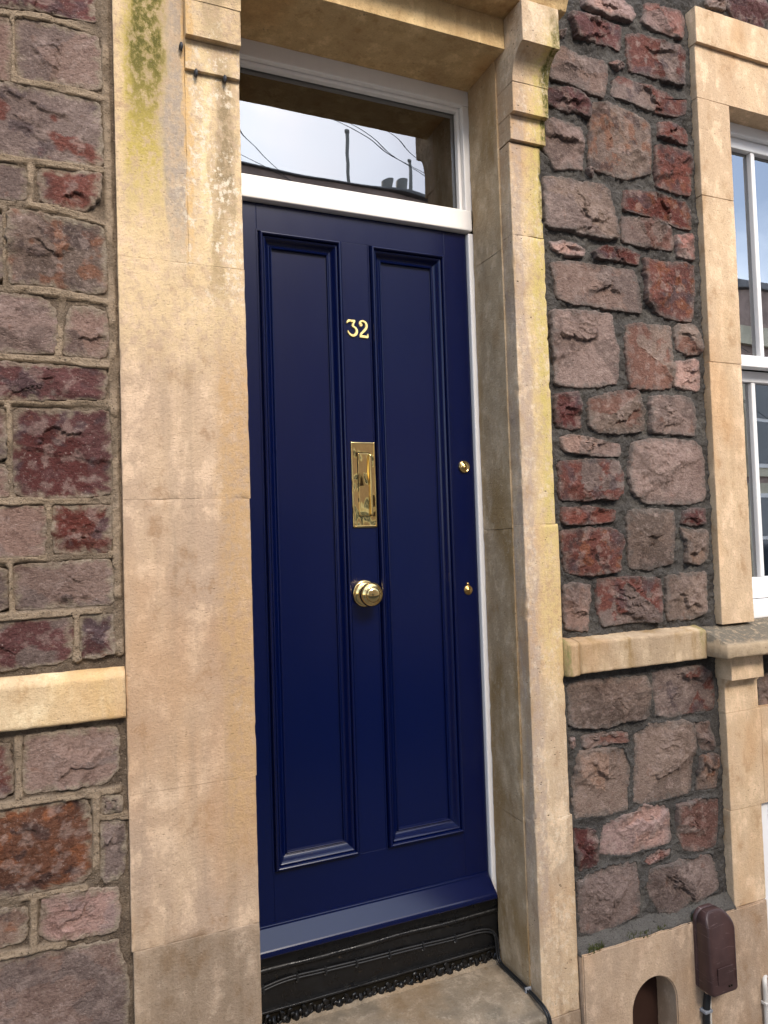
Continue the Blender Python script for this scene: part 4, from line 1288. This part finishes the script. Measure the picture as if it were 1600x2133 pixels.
# rooms behind the glass
def room(name, x0, x1, y0, y1, z0, z1, mat):
    V, F = box(x0, x1, y0, y1, z0, z1)
    F = [f for i, f in enumerate(F) if i != 2]            # open towards the street
    o = obj(name, V, F, mat, None, False)
    o["kind"] = "structure"
    return o
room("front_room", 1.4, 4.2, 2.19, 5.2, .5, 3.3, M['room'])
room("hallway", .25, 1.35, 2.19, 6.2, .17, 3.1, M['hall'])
cu = []
xs_ = np.linspace(2.62, 2.86, 60)
V = [(x, 2.02 + .018 * math.sin(x * 150), z) for z in (1.25, 2.8) for x in xs_] + [(x, 2.026 + .018 * math.sin(x * 150), z) for z in (1.25, 2.8) for x in xs_]
n_ = len(xs_)
F = [(i, i + 1, n_ + i + 1, n_ + i) for i in range(n_ - 1)] + [(2 * n_ + i, 3 * n_ + i, 3 * n_ + i + 1, 2 * n_ + i + 1) for i in range(n_ - 1)]
tag(fix_normals(obj("curtain", V, F, M['curtain'])), "pale grey curtain hanging inside the sash window", "curtain")

# house plant on the inner sill
pl = thing("house_plant", (2.30, 2.10, 1.14), "leafy green house plant with a yellow leaf behind the sash window", "plant")
tag(obj("window_board", *rbox(2.0, 2.9, 1.995, 2.30, 1.105, 1.139, r=.003, seg=.3), M['white_cool']), "white inner window board below the house plant", "window board")
fix_normals(obj("pot", *lathe(0, 0, [(.05, 0), (.06, .09), (.064, .10), (.058, .10), (.05, .08)], 24), M['pot'], pl))
po = pl.children[0]
po.data.transform(Matrix.Rotation(math.pi / 2, 4, 'X'))
po.location = (0, 0, .0)
zmin = min(v.co.z for v in po.data.vertices)
po.location = (0, 0, -zmin)
def leaf(p0, p1, droop, w, mat, seed):
    p0, p1 = Vector(p0), Vector(p1)
    rs = random.Random(seed)
    t = (p1 - p0)
    side = t.cross(Vector((rs.uniform(-.3, .3), 1, .1))).normalized()
    V, F = [], []
    K = 10
    for i in range(K + 1):
        u = i / K
        p = p0 + t * u - Vector((0, 0, droop * u * u))
        ww = w * math.sin(math.pi * min(1, u * .97 + .03)) ** .8
        cup = Vector((0, -.25 * ww, 0))
        V += [tuple(p + side * ww + cup), tuple(p), tuple(p - side * ww + cup)]
    for i in range(K):
        F += [(3 * i, 3 * i + 1, 3 * i + 4, 3 * i + 3), (3 * i + 1, 3 * i + 2, 3 * i + 5, 3 * i + 4)]
    return obj("leaf", V, F, mat, pl)
rs = random.Random(11)
for k in range(26):
    a = rs.uniform(0, 2 * math.pi)
    l = rs.uniform(.12, .30)
    leaf((2.30 + .02 * math.cos(a), 2.10 + .02 * math.sin(a), 1.235),
         (2.30 + l * .55 * math.cos(a), 2.10 + l * .35 * math.sin(a), 1.235 + rs.uniform(.15, .62)), rs.uniform(0, .12), rs.uniform(.012, .026), M['leaf'], k)
for k, (dx, dz) in enumerate(((-.06, .33), (.02, .36), (.07, .30))):
    leaf((2.30, 2.08, 1.40), (2.30 + dx, 2.06, 1.235 + dz), .04, .022, M['leaf_yellow'], 50 + k)

# ------------------------------------------------------------------ plinth with the arched air vent
pli = thing("wall_plinth", (1.65, 1.76, GROUND), "smooth beige rendered plinth with an arched air vent at the wall foot", "plinth")
ol = [(1.2895, GROUND), (1.458, GROUND), (1.458, .045)]
for t in np.linspace(0, math.pi, 22)[1:-1]:
    ol.append((1.5405 - .0825 * math.cos(t), .045 + .092 * math.sin(t) ** .9))
ol += [(1.623, .045), (1.623, GROUND), (2.012, GROUND), (2.012, .2555)]
ol += [(x, .2555 + .0055 * (2.012 - x) / .72 + .0012 * math.sin(x * 61)) for x in np.linspace(1.98, 1.2895, 30)]
V, F = extrude_y(ol, 1.7135, 1.815)
po = fix_normals(obj("render", V, F, M['plinth'], pli, False))
bm = bmesh.new(); bm.from_mesh(po.data)
bmesh.ops.bevel(bm, geom=[e for e in bm.edges if all(v.co.y < 0 for v in e.verts) and len(e.link_faces) == 2], offset=.0035, segments=2, affect='EDGES')
bm.to_mesh(po.data); bm.free()
obj("vent_plate", *rbox(1.44, 1.64, 1.795, 1.81, GROUND, .16, r=.002, seg=.01, rough=.003, seed=4), M['wood_dark'], pli)
obj("vent_sill", *rbox(1.4585, 1.6225, 1.72, 1.80, GROUND, -.19, r=.004, seg=.05), M['plinth'], pli)
fl = [(1.77, .25), (1.7172, .2545), (1.7215, .2650), (1.732, .280), (1.746, .296), (1.77, .305)]
fix_normals(obj("mortar_fillet", *extrude_x(fl, 1.2865, 1.880, 90, .0025, 77), M['mortar_right'], pli)).data.attributes.new("amount", 'FLOAT', 'POINT').data.foreach_set("value", [0.45] * 546)

# moss tufts along the plinth top
mv, mf = [], []
rs = random.Random(4)
for a, bb, cnt in ((1.315, 1.37, 110), (1.70, 1.80, 300), (1.45, 1.6, 50)):
    for k in range(cnt):
        x = rs.uniform(a, bb)
        y = rs.gauss(1.7215, .0025)
        z = .2640 + (y - 1.7205) * 1.2
        h, w = rs.uniform(.004, .012), rs.uniform(.0015, .003)
        an = rs.uniform(0, 3.14)
        dx, dy = math.cos(an) * w, math.sin(an) * w
        i = len(mv)
        mv += [(x - dx, y - dy, z - .003), (x + dx, y + dy, z - .003), (x + rs.gauss(0, .003), y + rs.gauss(-.001, .003), z + h)]
        mf.append((i, i + 1, i + 2))
tag(obj("moss", mv, mf, M['moss'], None, False), "green moss growing along the top of the beige plinth", "moss", None, "stuff")

# ------------------------------------------------------------------ brown cable box with its cables
cb = thing("cable_box", (1.745, 1.69, .07), "brown plastic cable box with a rounded top fixed to the plinth", "cable box")
ol = []
BX0, BX1, BZ0, BZ1 = 1.6965, 1.8005, .068, .302
for cx, cz, a0 in ((BX1 - .012, BZ0 + .010, -90), (BX1 - .042, BZ1 - .050, 0), (BX0 + .034, BZ1 - .036, 90), (BX0 + .010, BZ0 + .010, 180)):
    rx = {-90: .012, 0: .042, 90: .034, 180: .010}[a0]
    rz = {-90: .010, 0: .050, 90: .036, 180: .010}[a0]
    for k in range(9):
        t = math.radians(a0 + k * 90 / 8)
        ol.append((cx + rx * math.cos(t), cz + rz * math.sin(t)))
def loft(rings):
    n = len(rings[0])
    V = [p for r in rings for p in r]
    F = []
    for i in range(len(rings) - 1):
        for k in range(n):
            F.append((i * n + k, i * n + (k + 1) % n, (i + 1) * n + (k + 1) % n, (i + 1) * n + k))
    F.append(tuple(range((len(rings) - 1) * n, len(rings) * n)))
    return V, F
def ring(y, inset, ztop=0.0):
    cx, cz = (BX0 + BX1) / 2, (BZ0 + BZ1) / 2
    out = []
    for x, z in ol:
        x2 = cx + (x - cx) * (1 - inset / ((BX1 - BX0) / 2))
        z2 = cz + (z - cz) * (1 - inset / ((BZ1 - BZ0) / 2))
        t = max(0, (z2 - .235) / .065)
        out.append((x2, y + ztop * t * t, z2))
    return out
fix_normals(obj("base", *loft([ring(1.7145, .001), ring(1.7005, .001), ring(1.7000, .003)]), M['brown'], cb))
fix_normals(obj("cover", *loft([ring(1.7010, .002), ring(1.6985, .0), ring(1.660, .0, .016), ring(1.6515, .0015, .024), ring(1.6485, .004, .028), ring(1.6475, .008, .030)]), M['brown'], cb))
obj("label_recess", *rbox(1.720, 1.781, 1.64715, 1.6490, .100, .148, r=.0008), M['brown'], cb)
for x in (1.762, 1.771):
    fix_normals(obj("screw", *lathe(x, .090, [(.0028, 1.6480), (.0028, 1.6455), (.0016, 1.645)], 12), M['dark_hole'], cb))
obj("sealant", *rbox(1.712, 1.748, 1.684, 1.7145, .058, .0725, r=.003, seg=.004, rough=.002, seed=8), M['plinth'], cb)
tag(cable("box_cable", [(1.729, 1.700, .066), (1.728, 1.700, .04), (1.724, 1.702, 0), (1.722, 1.703, -.06), (1.722, 1.703, GROUND)], .0105, M['cable_black']),
    "thick black cable running down the plinth below the brown box", "cable")
tag(cable("box_cable", [(1.744, 1.702, .066), (1.744, 1.706, .03), (1.745, 1.7085, -.02), (1.745, 1.7085, GROUND)], .0042, M['cable_white']),
    "thin white cable beside the thick black one below the brown box", "cable")
tag(obj("cable_clip", *rbox(1.7075, 1.7375, 1.6895, 1.7140, -.005, .004, r=.002), M['clip']), "grey clip holding the thick black cable to the plinth", "clip")
cd = thing("white_conduit", (1.978, 1.70, GROUND), "white plastic pipe rising at the plinth end beside the basement window", "pipe")
cable("pipe", [(2.02, 1.730, .012), (1.990, 1.718, .022), (1.972, 1.704, .010), (1.972, 1.703, -.03), (1.972, 1.703, -.1), (1.972, 1.703, GROUND)], .0075, M['cable_white'], cd)
obj("clip", *rbox(1.9615, 1.9825, 1.6935, 1.7135, -.052, -.043, r=.002), M['cable_white'], cd)

bw = thing("basement_window", (2.3, 1.77, .0), "white painted basement window frame low at the right edge", "window")
obj("frame", *rbox(2.0165, 2.060, 1.735, 1.84, .030, .5535, r=.004, seg=.2), M['white_cool'], bw)
obj("frame", *rbox(2.0605, 2.9, 1.735, 1.84, .505, .5535, r=.004, seg=.2), M['white_cool'], bw)
obj("sash", *rbox(2.0615, 2.095, 1.757, 1.80, .0305, .504, r=.004, seg=.2), M['white_cool'], bw)
obj("pane", *box(2.0955, 2.9, 1.775, 1.779, .031, .504), M['glass_sash'], bw, False)
obj("sill", *rbox(2.0145, 2.9, 1.700, 1.85, -.005, .0295, r=.006, seg=.2), M['white_cool'], bw)
obj("sill_wall", *box(2.0135, 2.9, 1.722, 1.85, GROUND, -.006), M['plinth'], bw, False)

# ------------------------------------------------------------------ small iron hooks by the left corbel
def hook(x, y, z, label, down=True):
    t = thing("iron_hook", (x, y, z), label, "hook", "black hooks by the left corbel")
    pts = [(x, y + .012, z + .004), (x, y - .004, z + .003), (x + .001, y - .010, z - .004), (x, y - .008, z - .012), (x, y - .003, z - .014)]
    cable("wire", pts, .0028, M['hook'], t, 4)
    fix_normals(obj("knuckle", *lathe(x, z - .004, [(.0, y + .006), (.0045, y + .006), (.0052, y - .003), (.004, y - .009), (.0015, y - .0105)], 14, 1.15), M['hook'], t))
hook(.2505, 1.724, 2.627, "black iron hook in the stone left of the corbel, highest of the three")
hook(.2835, 1.724, 2.570, "black iron hook under the left corbel, the one nearer the mossy pilaster")
hook(.3515, 1.724, 2.570, "black iron hook under the left corbel, the one nearer the door")

# ------------------------------------------------------------------ across the street (seen mirrored in the glass)
OY = -6.5
oh = thing("terraced_house", (2, OY, GROUND), "stone terraced house across the street mirrored in the fanlight", "house", "houses across the street")
obj("wall", *box(-6, 9.0, OY - .5, OY, GROUND, 6.95), M['opp_rubble'], oh, False)
obj("parapet", *rbox(-6.05, 9.02, OY - .6, OY + .08, 6.955, 6.99, r=.01, seg=2), M['slate'], oh)
V, F = extrude_x([(OY - .62, 6.90), (OY - 3.2, 7.5), (OY - 5.8, 6.9)], -6, 9.0)
fix_normals(obj("roof", V, F, M['slate'], oh, False))
ch = obj("chimney", *rbox(5.02, 5.5, OY - 1.2, OY - .65, 6.85, 7.30, r=.02, seg=1), M['opp_rubble'], oh)
for x in (5.13, 5.38):
    fix_normals(obj("pot", *tube([(x, OY - .9, 7.29), (x, OY - .9, 7.45), (x, OY - .9, 7.62)], [.09, .08, .095], 14), M['pipe'], ch))
oh2 = thing("terraced_house", (14, OY, GROUND), "stone and cream terraced house mirrored in the sash window", "house", "houses across the street")
obj("wall", *box(9.03, 22, OY - .5, OY, GROUND, 6.05), M['opp_rubble'], oh2, False)
obj("parapet", *rbox(9.03, 22.1, OY - .6, OY + .08, 6.055, 6.22, r=.02, seg=2), M['slate'], oh2)
def far_window(par, x, z, w, h):
    f = obj("window", *box(x - .18, x + w + .18, OY, OY + .06, z - .22, z + h + .25), M['opp_cream'], par, False)
    obj("frame", *box(x - .05, x + w + .05, OY + .061, OY + .09, z - .05, z + h + .05), M['white'], f, False)
    for i in range(2):
        for j in range(2):
            obj("pane", *box(x + i * w / 2 + .03, x + (i + 1) * w / 2 - .03, OY + .0905, OY + .10, z + j * h / 2 + .03, z + (j + 1) * h / 2 - .03), M['far_glass'], f, False)
obj("string_course", *box(9.05, 22, OY + .002, OY + .12, 4.95, 5.3), M['opp_cream'], oh2, False)
for x in (9.9, 12.2, 14.9, 17.6):
    far_window(oh2, x, 2.6, 1.25, 1.75)
    far_window(oh2, x, -.0 + .4, 1.25, 1.6)
for x in (-4.2, -1.6, 1.2, 4.0, 6.6):
    far_window(oh, x, 4.0, 1.1, 1.7)
    far_window(oh, x, .5, 1.2, 1.7)
for x in (-2.9, 2.75):
    d_ = obj("door", *box(x - .5, x + .45, OY + .001, OY + .05, GROUND, 2.0), M['opp_cream'], oh, False)
    obj("leaf", *box(x - .42, x + .37, OY + .051, OY + .08, GROUND + .01, 1.9), M['wood_dark'], d_, False)
for i, (x, top, lab) in enumerate(((4.12, 7.85, "slim grey vent pipe standing free above the roof mirrored in the fanlight"), (5.2, 7.65, "grey vent pipe beside the right edge of the fanlight reflection"))):
    t = thing("vent_pipe", (x, OY - .2, 6.7), lab, "pipe", "vent pipes on the far roof")
    fix_normals(obj("pipe", *tube([(x, OY - .2, 6.7), (x, OY - .2, 7.2), (x, OY - .2, top)], .028, 12), M['pipe'], t))
    fix_normals(obj("cap", *tube([(x, OY - .2, top - .02), (x, OY - .2, top + .04)], .036, 12), M['pipe'], t))
wires = [((-3.0, -3, 8.05), (8.0, -3, 3.65), .16), ((-3.0, -3, 8.75), (8.0, -3, 3.05), .12), ((-2.0, -3, 8.74), (9.0, -3, 2.46), 0.12), ((-1.0, -3, 8.3), (4.5, -3, 2.4), .1), ((-3.5, -3, 7.5), (6.0, -3, 3.3), .1)]
labs = ["thin overhead wire crossing the middle of the sky in the fanlight", "thin overhead wire passing behind the vent pipe in the fanlight",
        "thin overhead wire entering the fanlight reflection near its right end", "steeper of the two thin wires at the left end of the fanlight",
        "flatter of the two thin wires at the left end of the fanlight"]
for (a, c, sag), lab in zip(wires, labs):
    a, c = Vector(a), Vector(c)
    P = [a.lerp(c, t) - Vector((0, 0, (sag - .1) * 4 * t * (1 - t))) for t in np.linspace(0, 1, 24)]
    tag(fix_normals(obj("overhead_wire", *tube(P, .0042, 6), M['hook'])), lab, "wire", "overhead wires")
